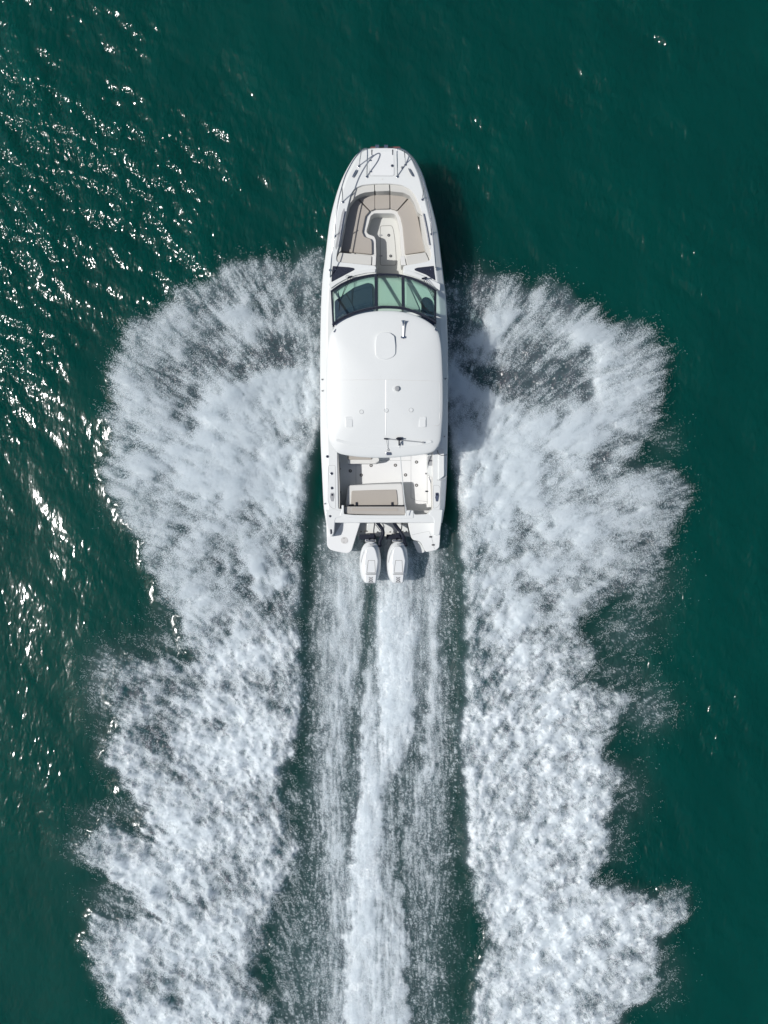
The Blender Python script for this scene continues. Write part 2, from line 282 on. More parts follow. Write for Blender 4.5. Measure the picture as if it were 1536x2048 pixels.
bb = mathn(nt, 'MULTIPLY', bb, mathn(nt, 'MULTIPLY', ag.outputs['Fac'], calm))
bump = N(nt, 'ShaderNodeBump'); inp(bump, 'Strength', 1.0); inp(bump, 'Distance', 1.0); L(nt, bb, bump.inputs['Height'])
patch = noise(mapping(1, .6, -.5), .22, 5, .6)
deep = mixc(nt, patch, (0.0002, 0.035, 0.028), (0.0005, 0.067, 0.053))
body_c = mixc(nt, mathn(nt, 'MULTIPLY', am.outputs['Fac'], 1.5, clamp=True), deep, (0.105, 0.135, 0.155))
wat = N(nt, 'ShaderNodeBsdfPrincipled'); L(nt, body_c, wat.inputs['Base Color']); aw = N(nt, 'ShaderNodeAttribute', attribute_name='wake'); L(nt, mathn(nt, 'MULTIPLY_ADD', aw.outputs['Fac'], -.44, .5, clamp=True), wat.inputs['Specular IOR Level']); L(nt, mathn(nt, 'MULTIPLY_ADD', aw.outputs['Fac'], .20, .13), wat.inputs['Roughness']); inp(wat, 'Subsurface Weight', 1.0); inp(wat, 'Subsurface Radius', (.3, .8, .7)); inp(wat, 'Subsurface Scale', 9.0); inp(wat, 'IOR', 1.333); L(nt, bump.outputs[0], wat.inputs['Normal'])
# foam: froth, with its own fine relief
fn = noise(mapping(1, .6, 0), 34, 3, .65); fn2 = noise(mapping(1, .8, 0), 11, 3, .6)
ffac = mathn(nt, 'ADD', at.outputs['Fac'], mathn(nt, 'MULTIPLY', mathn(nt, 'SUBTRACT', fn, .5), mathn(nt, 'MULTIPLY', at.outputs['Fac'], .6)), clamp=True)
fb = N(nt, 'ShaderNodeBump'); inp(fb, 'Strength', .9); inp(fb, 'Distance', .06)
L(nt, mathn(nt, 'ADD', mathn(nt, 'MULTIPLY', fn, .35), mathn(nt, 'MULTIPLY', fn2, .9)), fb.inputs['Height'])
fcol = mixc(nt, ffac, (.45, .55, .59), (.90, .93, .94))
fo = N(nt, 'ShaderNodeBsdfPrincipled'); L(nt, fcol, fo.inputs['Base Color']); inp(fo, 'Roughness', .75); inp(fo, 'IOR', 1.25); L(nt, fb.outputs[0], fo.inputs['Normal'])
mx = N(nt, 'ShaderNodeMixShader'); L(nt, ffac, mx.inputs[0]); L(nt, wat.outputs[0], mx.inputs[1]); L(nt, fo.outputs[0], mx.inputs[2]); L(nt, mx.outputs[0], out.inputs[0])
me.materials.append(m)

# ---------------- spray: real droplets in the air over the wings and the wake ----------------
def droplets(name, n, dens, hmap, r_lo, r_hi, seed, label):
    r = np.random.default_rng(seed); p = dens.ravel() / dens.sum(); cum = np.cumsum(p)
    idx = np.searchsorted(cum, r.random(n)); idx = np.clip(idx, 0, NX * NY - 1); j, i = idx // NX, idx % NX
    x = gx[i] + (r.random(n) - .5) * STEP * 1.6; y = gy[j] + (r.random(n) - .5) * STEP * 1.6
    z = Z[j, i] + hmap[j, i] * r.random(n) ** 1.6 + .004
    # straying: small drops thrown along the flow
    t = np.abs(r.standard_normal(n)) * .05 * (r.random(n) < .25); x += FD['fx'][j, i] * t; y -= FD['fy'][j, i] * t
    rad = (r_lo + (r_hi - r_lo) * r.random(n) ** 2.5)
    dm = bpy.data.meshes.new(name); dm.vertices.add(n); dm.vertices.foreach_set('co', np.stack([x, y, z], 1).astype(np.float32).ravel())
    t = dm.attributes.new('rad', 'FLOAT', 'POINT'); t.data.foreach_set('value', rad.astype(np.float32)); dm.update()
    o = bpy.data.objects.new(name, dm); sc.collection.objects.link(o); o['kind'] = 'stuff'; o['label'] = label; o['category'] = 'spray'
    ng = bpy.data.node_groups.new(name, 'GeometryNodeTree'); ng.interface.new_socket('Geometry', in_out='INPUT', socket_type='NodeSocketGeometry'); ng.interface.new_socket('Geometry', in_out='OUTPUT', socket_type='NodeSocketGeometry')
    gi = ng.nodes.new('NodeGroupInput'); go = ng.nodes.new('NodeGroupOutput'); mp = ng.nodes.new('GeometryNodeMeshToPoints'); na = ng.nodes.new('GeometryNodeInputNamedAttribute'); na.data_type = 'FLOAT'; na.inputs['Name'].default_value = 'rad'
    sm = ng.nodes.new('GeometryNodeSetMaterial'); sm.inputs['Material'].default_value = drop_mat
    ng.links.new(gi.outputs[0], mp.inputs[0]); ng.links.new(na.outputs[0], mp.inputs['Radius']); ng.links.new(mp.outputs[0], sm.inputs[0]); ng.links.new(sm.outputs[0], go.inputs[0])
    md = o.modifiers.new('drops', 'NODES'); md.node_group = ng; dm.materials.append(drop_mat)
    return o
drop_mat, nt, out = newmat("spray_droplets")
dp = N(nt, 'ShaderNodeBsdfDiffuse'); inp(dp, 'Color', (.88, .92, .94, 1)); dtl = N(nt, 'ShaderNodeBsdfTranslucent'); inp(dtl, 'Color', (.90, .94, .96, 1)); dmx = N(nt, 'ShaderNodeMixShader'); inp(dmx, 0, .45); L(nt, dp.outputs[0], dmx.inputs[1]); L(nt, dtl.outputs[0], dmx.inputs[2]); L(nt, dmx.outputs[0], out.inputs[0])
sd = np.clip(foam, 0, 1.1) ** 1.3 * (FD['out'] * .4 + .6) * np.clip(1 + .20 * FD['streak'] + .15 * FD['streak_l'] + .3 * FD['fbm'], .15, 3) + .02 * np.clip(FD['tot'], 0, 1)
airh = (.10 + .75 * air * ss(20, 260, np.where(PX < 768, 640 - PX, PX - 895)) * (1 - .75 * ss(380, 520, np.where(PX < 768, 640 - PX, PX - 895)))) * wb + .10
left = PX < 768
droplets("bow_spray", 750000, sd * left * wb * (.25 + .75 * np.clip(air + .25, 0, 1)), airh, .0028, .0082, 31, "white fan of spray thrown up on the left side of the boat")
droplets("bow_spray", 750000, sd * (~left) * wb * (.25 + .75 * np.clip(air + .25, 0, 1)), airh, .0028, .0082, 32, "white fan of spray thrown up on the right side of the boat")
droplets("propeller_spray", 300000, (sd + .05 * np.clip(tot, 0, .5)) * cen * (1 - wb) + 1e-9, .06 + .22 * cen * ss(.3, .8, tot), .0025, .0075, 33, "streaks of white spray trailing straight behind the two engines")
fr = blur(np.clip(tot, 0, .4), 16) * ss(-.2, 1.4, FD['fbm'] + .5 * FD['streak_l']) * (1 - np.clip(foam * 1.4, 0, 1)) * (1 - cen) * ss(20, 60, np.where(PX < 768, 640 - PX, PX - 895)) * ss(.02, .2, cdf(FD['cell'] + .4))
droplets("stray_drops", 130000, np.clip(fr, 0, 1) ** 1.3, .05 + .5 * air + 0 * PX, .0022, .0072, 34, "loose drops scattered over dark water along the ragged outer edges of the spray")

# ---------------- boat materials ----------------
def paint(name, col, rough=.35, coat=0.0, metal=0.0, bump=0.0, bscale=40, vary=.04, spec=.5, wear=None):
    m, nt, out = newmat(name); tc = N(nt, 'ShaderNodeTexCoord')
    n = N(nt, 'ShaderNodeTexNoise'); inp(n, 'Scale', 2.3); inp(n, 'Detail', 5); L(nt, tc.outputs['Object'], n.inputs['Vector'])
    p = N(nt, 'ShaderNodeBsdfPrincipled')
    c = mixc(nt, n.outputs['Fac'], tuple(v * (1 - vary) for v in col), tuple(min(.9, v * (1 + vary)) for v in col)); L(nt, c, p.inputs['Base Color'])
    n2 = N(nt, 'ShaderNodeTexNoise'); inp(n2, 'Scale', bscale); inp(n2, 'Detail', 3); L(nt, tc.outputs['Object'], n2.inputs['Vector'])
    r = mathn(nt, 'MULTIPLY_ADD', n2.outputs['Fac'], .16, rough - .08, clamp=True); L(nt, r, p.inputs['Roughness'])
    inp(p, 'Metallic', metal); inp(p, 'Coat Weight', coat); inp(p, 'Specular IOR Level', spec)
    if bump:
        b = N(nt, 'ShaderNodeBump'); inp(b, 'Strength', .6); inp(b, 'Distance', bump); L(nt, n2.outputs['Fac'], b.inputs['Height']); L(nt, b.outputs[0], p.inputs['Normal'])
    L(nt, p.outputs[0], out.inputs[0]); return m
GEL = paint("white_gelcoat", (.67, .69, .68), .3, .3, vary=.02)
DECK = paint("white_nonskid_deck", (.68, .695, .69), .55, 0, bump=.0015, bscale=160, vary=.025)
SOLE = paint("cream_white_sole", (.71, .715, .71), .6, 0, bump=.0015, bscale=140, vary=.03)
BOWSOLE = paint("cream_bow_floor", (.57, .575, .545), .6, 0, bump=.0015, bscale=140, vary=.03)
OFFW = paint("offwhite_fiberglass", (.64, .64, .615), .4, .1, vary=.03)
TAN = paint("tan_vinyl_cushion", (.365, .335, .297), .6, 0, bump=.002, bscale=60, vary=.05)
PAD = paint("beige_vinyl_bolster", (.53, .525, .49), .6, 0, bump=.002, bscale=60, vary=.04)
NAVY = paint("dark_navy_panel", (.018, .022, .038), .28, .2, vary=.2)
DASH = paint("blue_black_dash", (.030, .045, .085), .6, vary=.1, spec=.2)
BLACK = paint("black_rubber", (.008, .012, .024), .55, vary=.2, spec=.25)
SEAM = paint("dark_seam", (.10, .095, .09), .8)
LSEAM = paint("grey_seam", (.36, .37, .37), .7)
CHROME = paint("stainless_steel", (.55, .57, .60), .18, metal=1.0, vary=.05)
PAD_SHADED = paint("shaded_beige_vinyl", (.37, .355, .33), .6, 0, bump=.002, bscale=60, vary=.04)  # beige vinyl darkened: shade on the slanted bench backrest is in the colour
GREY = paint("grey_plastic", (.30, .31, .32), .5)
LGREY = paint("light_grey_disc", (.52, .52, .51), .7, bump=.002, bscale=120)
RED = paint("red_bottom_paint", (.13, .045, .04), .6)
COWL = paint("white_engine_cowling", (.68, .70, .70), .25, .4, vary=.015)
GLASS, nt, out = newmat("green_tinted_glass")
tr = N(nt, 'ShaderNodeBsdfTransparent'); tr.inputs[0].default_value = (.84, .95, .905, 1)
gl = N(nt, 'ShaderNodeBsdfGlossy'); gl.inputs['Roughness'].default_value = .03
fr_ = N(nt, 'ShaderNodeFresnel'); geo_ = N(nt, 'ShaderNodeNewGeometry'); L(nt, mathn(nt, 'MULTIPLY_ADD', geo_.outputs['Backfacing'], 1 / 1.5 - 1.5, 1.5), fr_.inputs[0])
mx = N(nt, 'ShaderNodeMixShader'); L(nt, fr_.outputs[0], mx.inputs[0]); L(nt, tr.outputs[0], mx.inputs[1]); L(nt, gl.outputs[0], mx.inputs[2]); L(nt, mx.outputs[0], out.inputs[0])

# ---------------- boat helpers: plan drawn in frame units on planes parallel to the (bow-up) deck ----------------
PA, PB, CAMH, FO = 0.84, 0.10, 25.0, 2000.0
def W(px, py, h):
    v = (py - 1024) / FO; c = CAMH - (PA + h); y = -v * c / (1 - v * PB); z = PA + h + PB * y
    return Vector(((px - 768) / FO * (CAMH - z), y, z))
ZO = {1: (640, 280, .16927), 2: (640, 500, .16927), 3: (640, 640, .16927), 4: (640, 850, .16927), 5: (640, 1000, .16927), 6: (690, 1020, .10417)}
def Q(k, *pts): a, b, s = ZO[k]; return [(a + x * s, b + y * s) for x, y in pts]
def chaikin(p, n=2, closed=True):
    for _ in range(n):
        q = []; m = len(p)
        for i in range(m if closed else m - 1):
            a, b = p[i], p[(i + 1) % m]; q.append(tuple(.75 * u + .25 * v for u, v in zip(a, b))); q.append(tuple(.25 * u + .75 * v for u, v in zip(a, b)))
        if not closed: q = [p[0]] + q + [p[-1]]
        p = q
    return p
def rounded(p, r, n=4):
    """polygon with corners rounded by radius r (frame units)"""
    o = []; m = len(p)
    for i in range(m):
        a, b, c = Vector(p[i - 1]), Vector(p[i]), Vector(p[(i + 1) % m]); u, v = a - b, c - b; t = min(r, u.length * .49, v.length * .49)
        p0, p1 = b + u.normalized() * t, b + v.normalized() * t
        for k in range(n + 1): s = k / n; q = p0 * (1 - s) ** 2 + b * 2 * s * (1 - s) + p1 * s * s; o.append((q.x, q.y))
    return o
def rect(x0, y0, x1, y1, r=0):
    p = [(x0, y0), (x1, y0), (x1, y1), (x0, y1)]; return rounded(p, r) if r else p
def circ(x, y, r, n=20): return [(x + r * math.cos(2 * math.pi * k / n), y + r * math.sin(2 * math.pi * k / n)) for k in range(n)]
WORLD = {}
def link(name, me, mat, parent, bevel=0, seg=2, label=None, smooth=True, ang=38):
    """one mesh object whose origin sits at its own middle, parented where it stands"""
    n = len(me.vertices); co = np.empty(n * 3); me.vertices.foreach_get('co', co); co = co.reshape(-1, 3)
    c = (co.min(0) + co.max(0)) / 2; co -= c; me.vertices.foreach_set('co', co.ravel()); me.update()
    if smooth: me.polygons.foreach_set('use_smooth', np.ones(len(me.polygons), bool)); me.set_sharp_from_angle(angle=math.radians(ang))
    me.materials.append(mat); o = bpy.data.objects.new(name, me); sc.collection.objects.link(o); w = Vector(c)
    WORLD[o.name] = w; o.parent = parent; o.location = w - (WORLD[parent.name] if parent else Vector((0, 0, 0)))
    if bevel:
        b = o.modifiers.new('edge', 'BEVEL'); b.width = bevel; b.segments = seg; b.limit_method = 'ANGLE'; b.angle_limit = math.radians(40); b.harden_normals = smooth
    if label: o['label'] = label
    return o
def mesh(name, v, f):
    me = bpy.data.meshes.new(name); me.from_pydata([tuple(p) for p in v], [], f); me.update()
    bm = bmesh.new(); bm.from_mesh(me); bmesh.ops.recalc_face_normals(bm, faces=bm.faces); bm.to_mesh(me); bm.free(); return me
def slab(name, p, ht, hb, mat, parent, bevel=.008, label=None, seg=2):
    top = [W(x, y, ht) for x, y in p]; d = Vector((0, 0, ht - hb)); n = len(p)
    v = top + [t - d for t in top]; f = [list(range(n)), list(range(2 * n - 1, n - 1, -1))] + [[i, (i + 1) % n, n + (i + 1) % n, n + i] for i in range(n)]
    return link(name, mesh(name, v, f), mat, parent, bevel, seg, label)
def domed(name, p, ht, hb, mat, parent, rise, edge=.10, label=None, rings=6):
    """slab with a crowned top: rings of the outline shrinking to the middle"""
    cx = sum(x for x, y in p) / len(p); cy = sum(y for x, y in p) / len(p); n = len(p); v = []; f = []
    C0 = W(cx, cy, ht); outer = [W(x, y, ht) for x, y in p]
    levels = [(1.0, hb - ht)]; 
    for a in (0, 20, 45, 70, 90): levels.append((1 - edge * (1 - math.cos(math.radians(a))), -edge * .6 * (1 - math.sin(math.radians(a)))))
    for k in range(1, rings): s = (1 - edge) * (1 - k / rings); levels.append((s, rise * (1 - (s / (1 - edge)) ** 2)))
    for s, dz in levels:
        for q in outer: w = C0 + (q - C0) * s; w.z += dz; v.append(w)
    m = len(levels)
    for k in range(m - 1):
        for i in range(n): a = k * n + i; b = k * n + (i + 1) % n; f.append([a, b, b + n, a + n])
    v.append(C0 + Vector((0, 0, rise))); c = len(v) - 1
    for i in range(n): f.append([(m - 1) * n + i, (m - 1) * n + (i + 1) % n, c])
    f.append(list(range(n - 1, -1, -1)))
    return link(name, mesh(name, v, f), mat, parent, 0, label=label)
def tubemesh(path, r, n=8, closed=False):
    P = [Vector(p) for p in path]; m = len(P); v = []; f = []
    R = r if isinstance(r, (list, tuple)) else [r] * m; up = Vector((.13, .27, .95))
    for i in range(m):
        a = P[i - 1] if (i or closed) else P[0]; b = P[(i + 1) % m] if (i < m - 1 or closed) else P[-1]; t = (b - a).normalized()
        s = t.cross(up); s = s.normalized() if s.length > .05 else t.cross(Vector((1, 0, 0))).normalized(); u = s.cross(t)
        for k in range(n): an = 2 * math.pi * k / n; v.append(P[i] + (s * math.cos(an) + u * math.sin(an)) * R[i])
    for i in range(m if closed else m - 1):
        for k in range(n): a = i * n + k; b = i * n + (k + 1) % n; j = ((i + 1) % m) * n; f.append([a, b, j + (k + 1) % n, j + k])
    if not closed: f += [list(range(n)), list(range((m - 1) * n, m * n))]
    return v, f
def tube(name, path, r, mat, parent, n=8, closed=False, label=None):
    v, f = tubemesh(path, r, n, closed); return link(name, mesh(name, v, f), mat, parent, 0, label=label)
def tubes(name, paths, mat, parent, n=8, label=None):
    V = []; Fc = []
    for path, r in paths: v, f = tubemesh(path, r, n); Fc += [[i + len(V) for i in q] for q in f]; V += v
    return link(name, mesh(name, V, Fc), mat, parent, 0, label=label)
def groove(name, p, h, mat, parent, w=.006, closed=True, label=None):
    """thin seam strip lying 3 mm proud on a plane, w metres wide"""
    P = [W(x, y, h + .003) for x, y in p]; m = len(P); v = []; f = []
    for i in range(m):
        a = P[i - 1] if (i or closed) else P[0]; b = P[(i + 1) % m] if (i < m - 1 or closed) else P[-1]; t = (b - a); t.z = 0; t.normalize(); s = Vector((-t.y, t.x, 0)) * w / 2
        v += [P[i] - s, P[i] + s]
    for i in range(m if closed else m - 1): j = (i + 1) % m; f.append([2 * i, 2 * i + 1, 2 * j + 1, 2 * j])
    o = link(name, mesh(name, v, f), mat, parent, 0, label=label, smooth=False); s = o.modifiers.new('t', 'SOLIDIFY'); s.thickness = .0025; return o
def cyl(name, x, y, r, ht, hb, mat, parent, bevel=.003, n=20, label=None):
    """r in metres"""
    c = W(x, y, ht); v = [c + Vector((r * math.cos(2 * math.pi * k / n), r * math.sin(2 * math.pi * k / n), 0)) for k in range(n)]; v += [q - Vector((0, 0, ht - hb)) for q in v]
    f = [list(range(n)), list(range(2 * n - 1, n - 1, -1))] + [[i, (i + 1) % n, n + (i + 1) % n, n + i] for i in range(n)]
    return link(name, mesh(name, v, f), mat, parent, bevel, 2, label)
def ringp(name, x, y, r, h, mat, parent, r2=None, label=None):
    c = W(x, y, h); rr = r2 or r * .28
    return tube(name, [c + Vector((r * math.cos(2 * math.pi * k / 20), r * math.sin(2 * math.pi * k / 20), 0)) for k in range(20)], rr, mat, parent, 8, True, label)

# ---------------- the boat ----------------
boat = bpy.data.objects.new("motor_boat", None); sc.collection.objects.link(boat); boat.location = (0, 3.6, 0); WORLD[boat.name] = Vector((0, 3.6, 0))
boat['label'] = "white twin-engine motor boat with hardtop and tan bow seats speeding across green water"; boat['category'] = "boat"
LS = [(652.7,1046),(650,1028),(647.6,1011),(645,951.6),(641.7,884),(641,820),(640.5,725),(641.7,650),(643,600),(646,551),(651,517),(657,466),(661,438),(667,412),(677,376.5),(689,348),(704,321.5),(713,309.5),(723,302),(735,297.2),(750,295.5)]
RS = [(883.5,1046),(886.5,1028),(889.7,1011),(893,951.6),(894.5,884),(895.2,820),(895.5,725),(894,652),(892,605),(889,576),(883.8,534),(877,474.7),(873,452),(868.6,432),(856.7,388),(845,347.7),(831,320.6),(822,310),(812.7,303.7),(800,298),(786,295.5)]
rim = chaikin(LS + RS[::-1], 2, False)
RIMH = -.13
R3 = [W(x, y, RIMH) for x, y in rim]; nR = len(R3)
nrm = []
for i in range(nR):
    t = R3[min(i + 1, nR - 1)] - R3[max(i - 1, 0)]; t.z = 0; t.normalize(); nrm.append(Vector((t.y, -t.x, 0)))      # points inboard
def dins(i):
    y = rim[i][1]; return float(np.interp(y, [295, 330, 420, 560, 900, 1010, 1046], [.06, .12, .15, .17, .17, .13, .10]))
prof = [(1.0, 0.13, 0), (.93, .127, 0), (.75, .105, 0), (.45, .062, 0), (.15, .02, 0), (0, 0, 0), (0, -.04, -.012), (0, -.06, 0), (0, -.22, .03), (0, -.45, .10), (0, -.62, .22), (0, -.95, .30), (0, -1.25, .75), ]
V = []; Fc = []
for k, (s, dz, ins) in enumerate(prof):
    for i in range(nR):
        bowf = float(np.interp(rim[i][1], [295, 420, 700], [1.5, 1.2, 1.0]))
        p = R3[i] + nrm[i] * (dins(i) * s + ins * bowf); p.z += dz
        if dz <= -.95: p.x *= .9 if dz > -1.2 else .25
        if dz <= -.62: p.y = R3[i].y + (p.y - R3[i].y) * .8 - max(0, R3[i].y - 5) * .12 * (-dz - .3)
        V.append(p)
m_ = len(prof)
for k in range(m_ - 1):
    for i in range(nR - 1): a = k * nR + i; Fc.append([a, a + 1, a + 1 + nR, a + nR])
for k in range(m_ - 1): Fc.append([k * nR, (k + 1) * nR, (k + 2) * nR - 1, (k + 1) * nR - 1])      # transom
link("hull", mesh("hull", V, Fc), GEL, boat, 0, ang=60)
# deck sheet with the long opening for bow well, walkway, helm and cockpit
hole = [(697.6,402),(694,415.4),(689,442.5),(682,474.7),(674,503),(672,516),(673,523.8),(712,528),(751.7,532),(751.7,551),(730,553),(708,559),(686,570),(667,584),(665.5,640),(665.5,760),(668,850),(674,905),(676,1018),(686,1019),(688,1031),(813,1031),(814,1021),(827,1021),(828,1030),(856,1029),(859,1021),(866,1020),(866,960),(866,905),(871,850),(872,760),(872,640),(869,584),(852,567),(832,558),(807,551),(807,532),(830,528),(855,523.5),(862,519),(863.5,508),(860,491.6),(851.6,446),(843,420.5),(839,408),(831,391),(820,377.5),(803,369.3),(779,366.5),(749,366.9),(724,369.5),(709,376),(701,388)]
hole = rounded(hole, 4, 2)
def fillmesh(name, outer, holes, h, out3=None):
    bm = bmesh.new(); E = []
    for L_, pts3 in [(outer, out3)] + [(q, None) for q in holes]:
        vs = [bm.verts.new(p) for p in (pts3 or [W(x, y, h) for x, y in L_])]
        for i in range(len(vs)): E.append(bm.edges.new((vs[i], vs[(i + 1) % len(vs)])))
    bmesh.ops.triangle_fill(bm, use_beauty=True, edges=E); 
    for f in bm.faces:
        if f.normal.z < 0: f.normal_flip()
    me = bpy.data.meshes.new(name); bm.to_mesh(me); bm.free(); return me
decko = [V[i] for i in range(nR)]
tri_holes = [rounded(Q(2, (165, 192), (345, 205), (405, 218), (405, 238), (135, 376), (150, 260)), 2, 2)]
link("deck", fillmesh("deck", None, [hole], 0, decko), GEL, boat, 0, smooth=False)
# liner wall under the opening edge
n = len(hole); top = [W(x, y, 0) for x, y in hole]; cx = 768
V = []; Fc = []
ins = []
for i in range(n):
    t = top[(i + 1) % n] - top[i - 1]; t.z = 0; t.normalize(); ins.append(Vector((t.y, -t.x, 0)))
area = sum(top[i].x * top[(i + 1) % n].y - top[(i + 1) % n].x * top[i].y for i in range(n)); sg = -1 if area > 0 else 1
for off, dz in ((0, 0), (.004, -.003), (.010, -.010), (.013, -.022), (.013, -.86)):
    for i in range(n): V.append(top[i] + ins[i] * off * sg + Vector((0, 0, dz)))
for k in range(4):
    for i in range(n): a = k * n + i; b = k * n + (i + 1) % n; Fc.append([a, b, b + n, a + n])
link("cockpit_liner", mesh("cockpit_liner", V, Fc), OFFW, boat, 0, ang=50)
def S(x, y, h):       # same plan position as frame point (x,y) at deck level, but on plane h
    p = W(x, y, 0); return (768 + p.x * FO / (CAMH - (p.z + h)), 1024 - p.y * FO / (CAMH - (p.z + h)))
slab("bow_floor", [S(x, y, -.8) for x, y in [(700,380),(835,380),(868,535),(815,700),(740,700),(664,535)]], -.8, -.86, BOWSOLE, boat, 0)
slab("cockpit_floor", [S(x, y, -.8) for x, y in [(662,703),(876,703),(870,1026),(672,1026)]], -.8, -.86, SOLE, boat, 0)

# --- bow lounge ---
def hn(pts, h): return [(x, y) for x, y in pts]
floor_in = Q(1, (665,1500),(665,1350),(660,1180),(640,1138),(570,1112),(548,1080),(600,895),(640,866),(835,866),(885,876),(912,915),(945,1060),(965,1360),(975,1500))
base_o = [S(x, y, -.40) for x, y in [(751,535),(672,527),(670,503),(680,474.7),(687,442.5),(692,415.4),(696,400),(708,373),(749,364),(779,364),(804,366.5),(833,389),(845,420),(862,491.6),(866,517),(860,527),(809,535)]]
fi = [(x, y) for x, y in floor_in]
bm_pts = base_o + [(805,533)] + rounded(Q(1, (975,1480),(965,1360),(945,1060),(912,915),(885,876),(835,866),(640,866),(600,895),(548,1080),(570,1112),(640,1138),(660,1180),(665,1350),(665,1480)), 2.5, 3)
slab("seat_base", bm_pts, -.42, -.79, OFFW, boat, .03, seg=3)
cush = {
 'a': Q(1, (649,614),(826,612),(825,812),(651,816)),
 'b': Q(1, (645,616),(530,622),(478,638),(430,664),(598,838),(612,826),(646,817)),
 'c': Q(1, (830,612),(970,622),(1025,640),(1060,662),(905,838),(880,822),(833,812)),
 'd': Q(1, (418,672),(355,748),(325,850),(300,960),(265,1150),(238,1318),(420,1332),(616,1352),(614,1200),(600,1168),(525,1140),(500,1085),(538,900),(588,842)),
 'e': Q(1, (1070,670),(1110,735),(1150,860),(1200,1120),(1246,1318),(1110,1338),(1004,1352),(990,1180),(975,1020),(950,910),(912,844))}
for k, p in cush.items(): slab("seat_cushion", rounded(p, 2.2, 2), -.34, -.42, TAN, boat, .022, seg=3)
pads = [Q(1, (648,520),(820,517),(824,604),(652,606)),
 Q(1, (640,520),(500,530),(410,565),(375,625),(345,700),(322,800),(300,900),(296,960),(322,860),(352,752),(418,668),(470,640),(530,620),(643,608)),
 Q(1, (828,517),(955,530),(1050,575),(1110,640),(1165,740),(1200,830),(1216,900),(1175,870),(1150,850),(1112,738),(1062,660),(985,622),(832,606))]
for p in pads: slab("backrest_bolster", rounded(p, 2, 2), -.05, -.36, PAD, boat, .045, seg=3)
slab("bow_side_panel", rounded(Q(1, (292,965),(265,1100),(232,1230),(205,1350),(225,1330),(244,1310),(268,1150),(300,985)), 1, 2), -.06, -.36, PAD, boat, .01)
slab("bow_side_panel", rounded(Q(1, (1218,905),(1250,1010),(1285,1180),(1320,1400),(1295,1420),(1250,1315),(1215,1160),(1178,880)), 1, 2), -.06, -.36, PAD, boat, .01)
for p in (Q(1, (232,1328),(420,1346),(612,1362),(608,1480),(190,1440),(205,1380)), Q(1, (1010,1376),(1130,1352),(1245,1322),(1282,1400),(1288,1440),(1120,1466),(1026,1478))): slab("aft_backrest", rounded(p, 2, 2), -.03, -.36, PAD, boat, .05, seg=4)
for p in (Q(1, (622,1364),(664,1366),(658,1482),(616,1480)), Q(1, (948,1372),(1000,1372),(1018,1478),(960,1480))): slab("backrest_side_wing", rounded(p, 1, 2), -.05, -.5, OFFW, boat, .02)
groove("floor_hatch_seam", rounded(Q(1, (712,1015),(848,1010),(868,1060),(885,1180),(900,1380),(898,1480),(712,1480)), 4), -.8, SEAM, boat, .009)
for x, y in ((812,1125), (835,1370)): ringp("hatch_latch", *Q(1, (x, y))[0], .024, -.79, BLACK, boat, .010)
for x, y in ((718,1125), (720,1368)): p = Q(1, (x - 18, y - 9), (x + 18, y + 9)); slab("hatch_hinge", rect(*p[0], *p[1], .8), -.79, -.8, GREY, boat, .003)
# grab rails in the coamings
for s, pts in ((0, [(215,1260),(240,1120),(262,980),(290,840)]), (1, [(1222,870),(1250,1000),(1272,1120),(1292,1240)])):
    rec = [(190,1300),(225,1230),(258,1050),(300,850),(285,800),(258,860),(215,1090),(180,1260)] if not s else [(1200,840),(1222,850),(1262,960),(1292,1110),(1315,1250),(1300,1290),(1265,1220),(1235,1050)]
    slab("rail_recess", rounded(Q(1, *rec), 1.5, 2), .004, -.02, GREY if not s else OFFW, boat, .002)
    tube("grab_rail", [W(*q, .035) for q in chaikin(Q(1, *pts), 1, False)], .014, CHROME, boat)
# anchor locker
groove("anchor_hatch_seam", rounded(Q(1, (590,250),(590,425),(860,428),(884,410),(884,190)), 2), 0, LSEAM, boat, .008, closed=False)
ah = slab("anchor_hatch", rounded(Q(1, (598,135),(874,135),(874,418),(598,418)), 4), .012, 0, DECK, boat, .004)
for x in (612, 858): a, b = Q(1, (x - 5, 112), (x + 5, 176)); slab("hatch_slot", rect(*a, *b, .5), .018, .0, NAVY, boat, .001)
for x, y in ((595,240), (598,372)): a, b = Q(1, (x - 14, y - 8), (x + 16, y + 8)); slab("hatch_hinge", rect(*a, *b, .7), .024, 0, CHROME, boat, .003)
ringp("hatch_latch", *Q(1, (853,303))[0], .024, .02, CHROME, boat, .010); cyl("latch_button", *Q(1, (853,303))[0], .015, .022, .005, BLACK, boat)
cyl("deck_fitting", *Q(1, (968,322))[0], .028, .03, 0, GREY, boat); cyl("deck_fitting", *Q(1, (735,462))[0], .02, .006, 0, OFFW, boat)
def cleat(a, b, h=0):
    A_, B_ = W(*a, h + .05), W(*b, h + .05); d = B_ - A_
    o = tube("cleat", [A_, A_ + d * .15, A_ + d * .5, A_ + d * .85, B_], [.010, .019, .022, .019, .010], CHROME, boat)
    tubes("cleat_foot", [([A_ + d * t, A_ + d * t - Vector((0, 0, .05))], .018) for t in (.35, .65)], CHROME, o)
cleat(*Q(1, (432,350), (382,440))); cleat(*Q(1, (1045,335), (1098,428)))
# anchor roller over the stem
for x in (675, 780): a = W(*Q(1, (x, 88))[0], -.02); tube("bow_roller", [a + Vector((-.045, .02, 0)), a + Vector((.045, .02, 0))], .045, CHROME, boat, 12)
slab("stem_plate", rounded([(738,299),(803,299),(800,293),(742,293)], 1.5), -.16, -.24, RED, boat, .01)
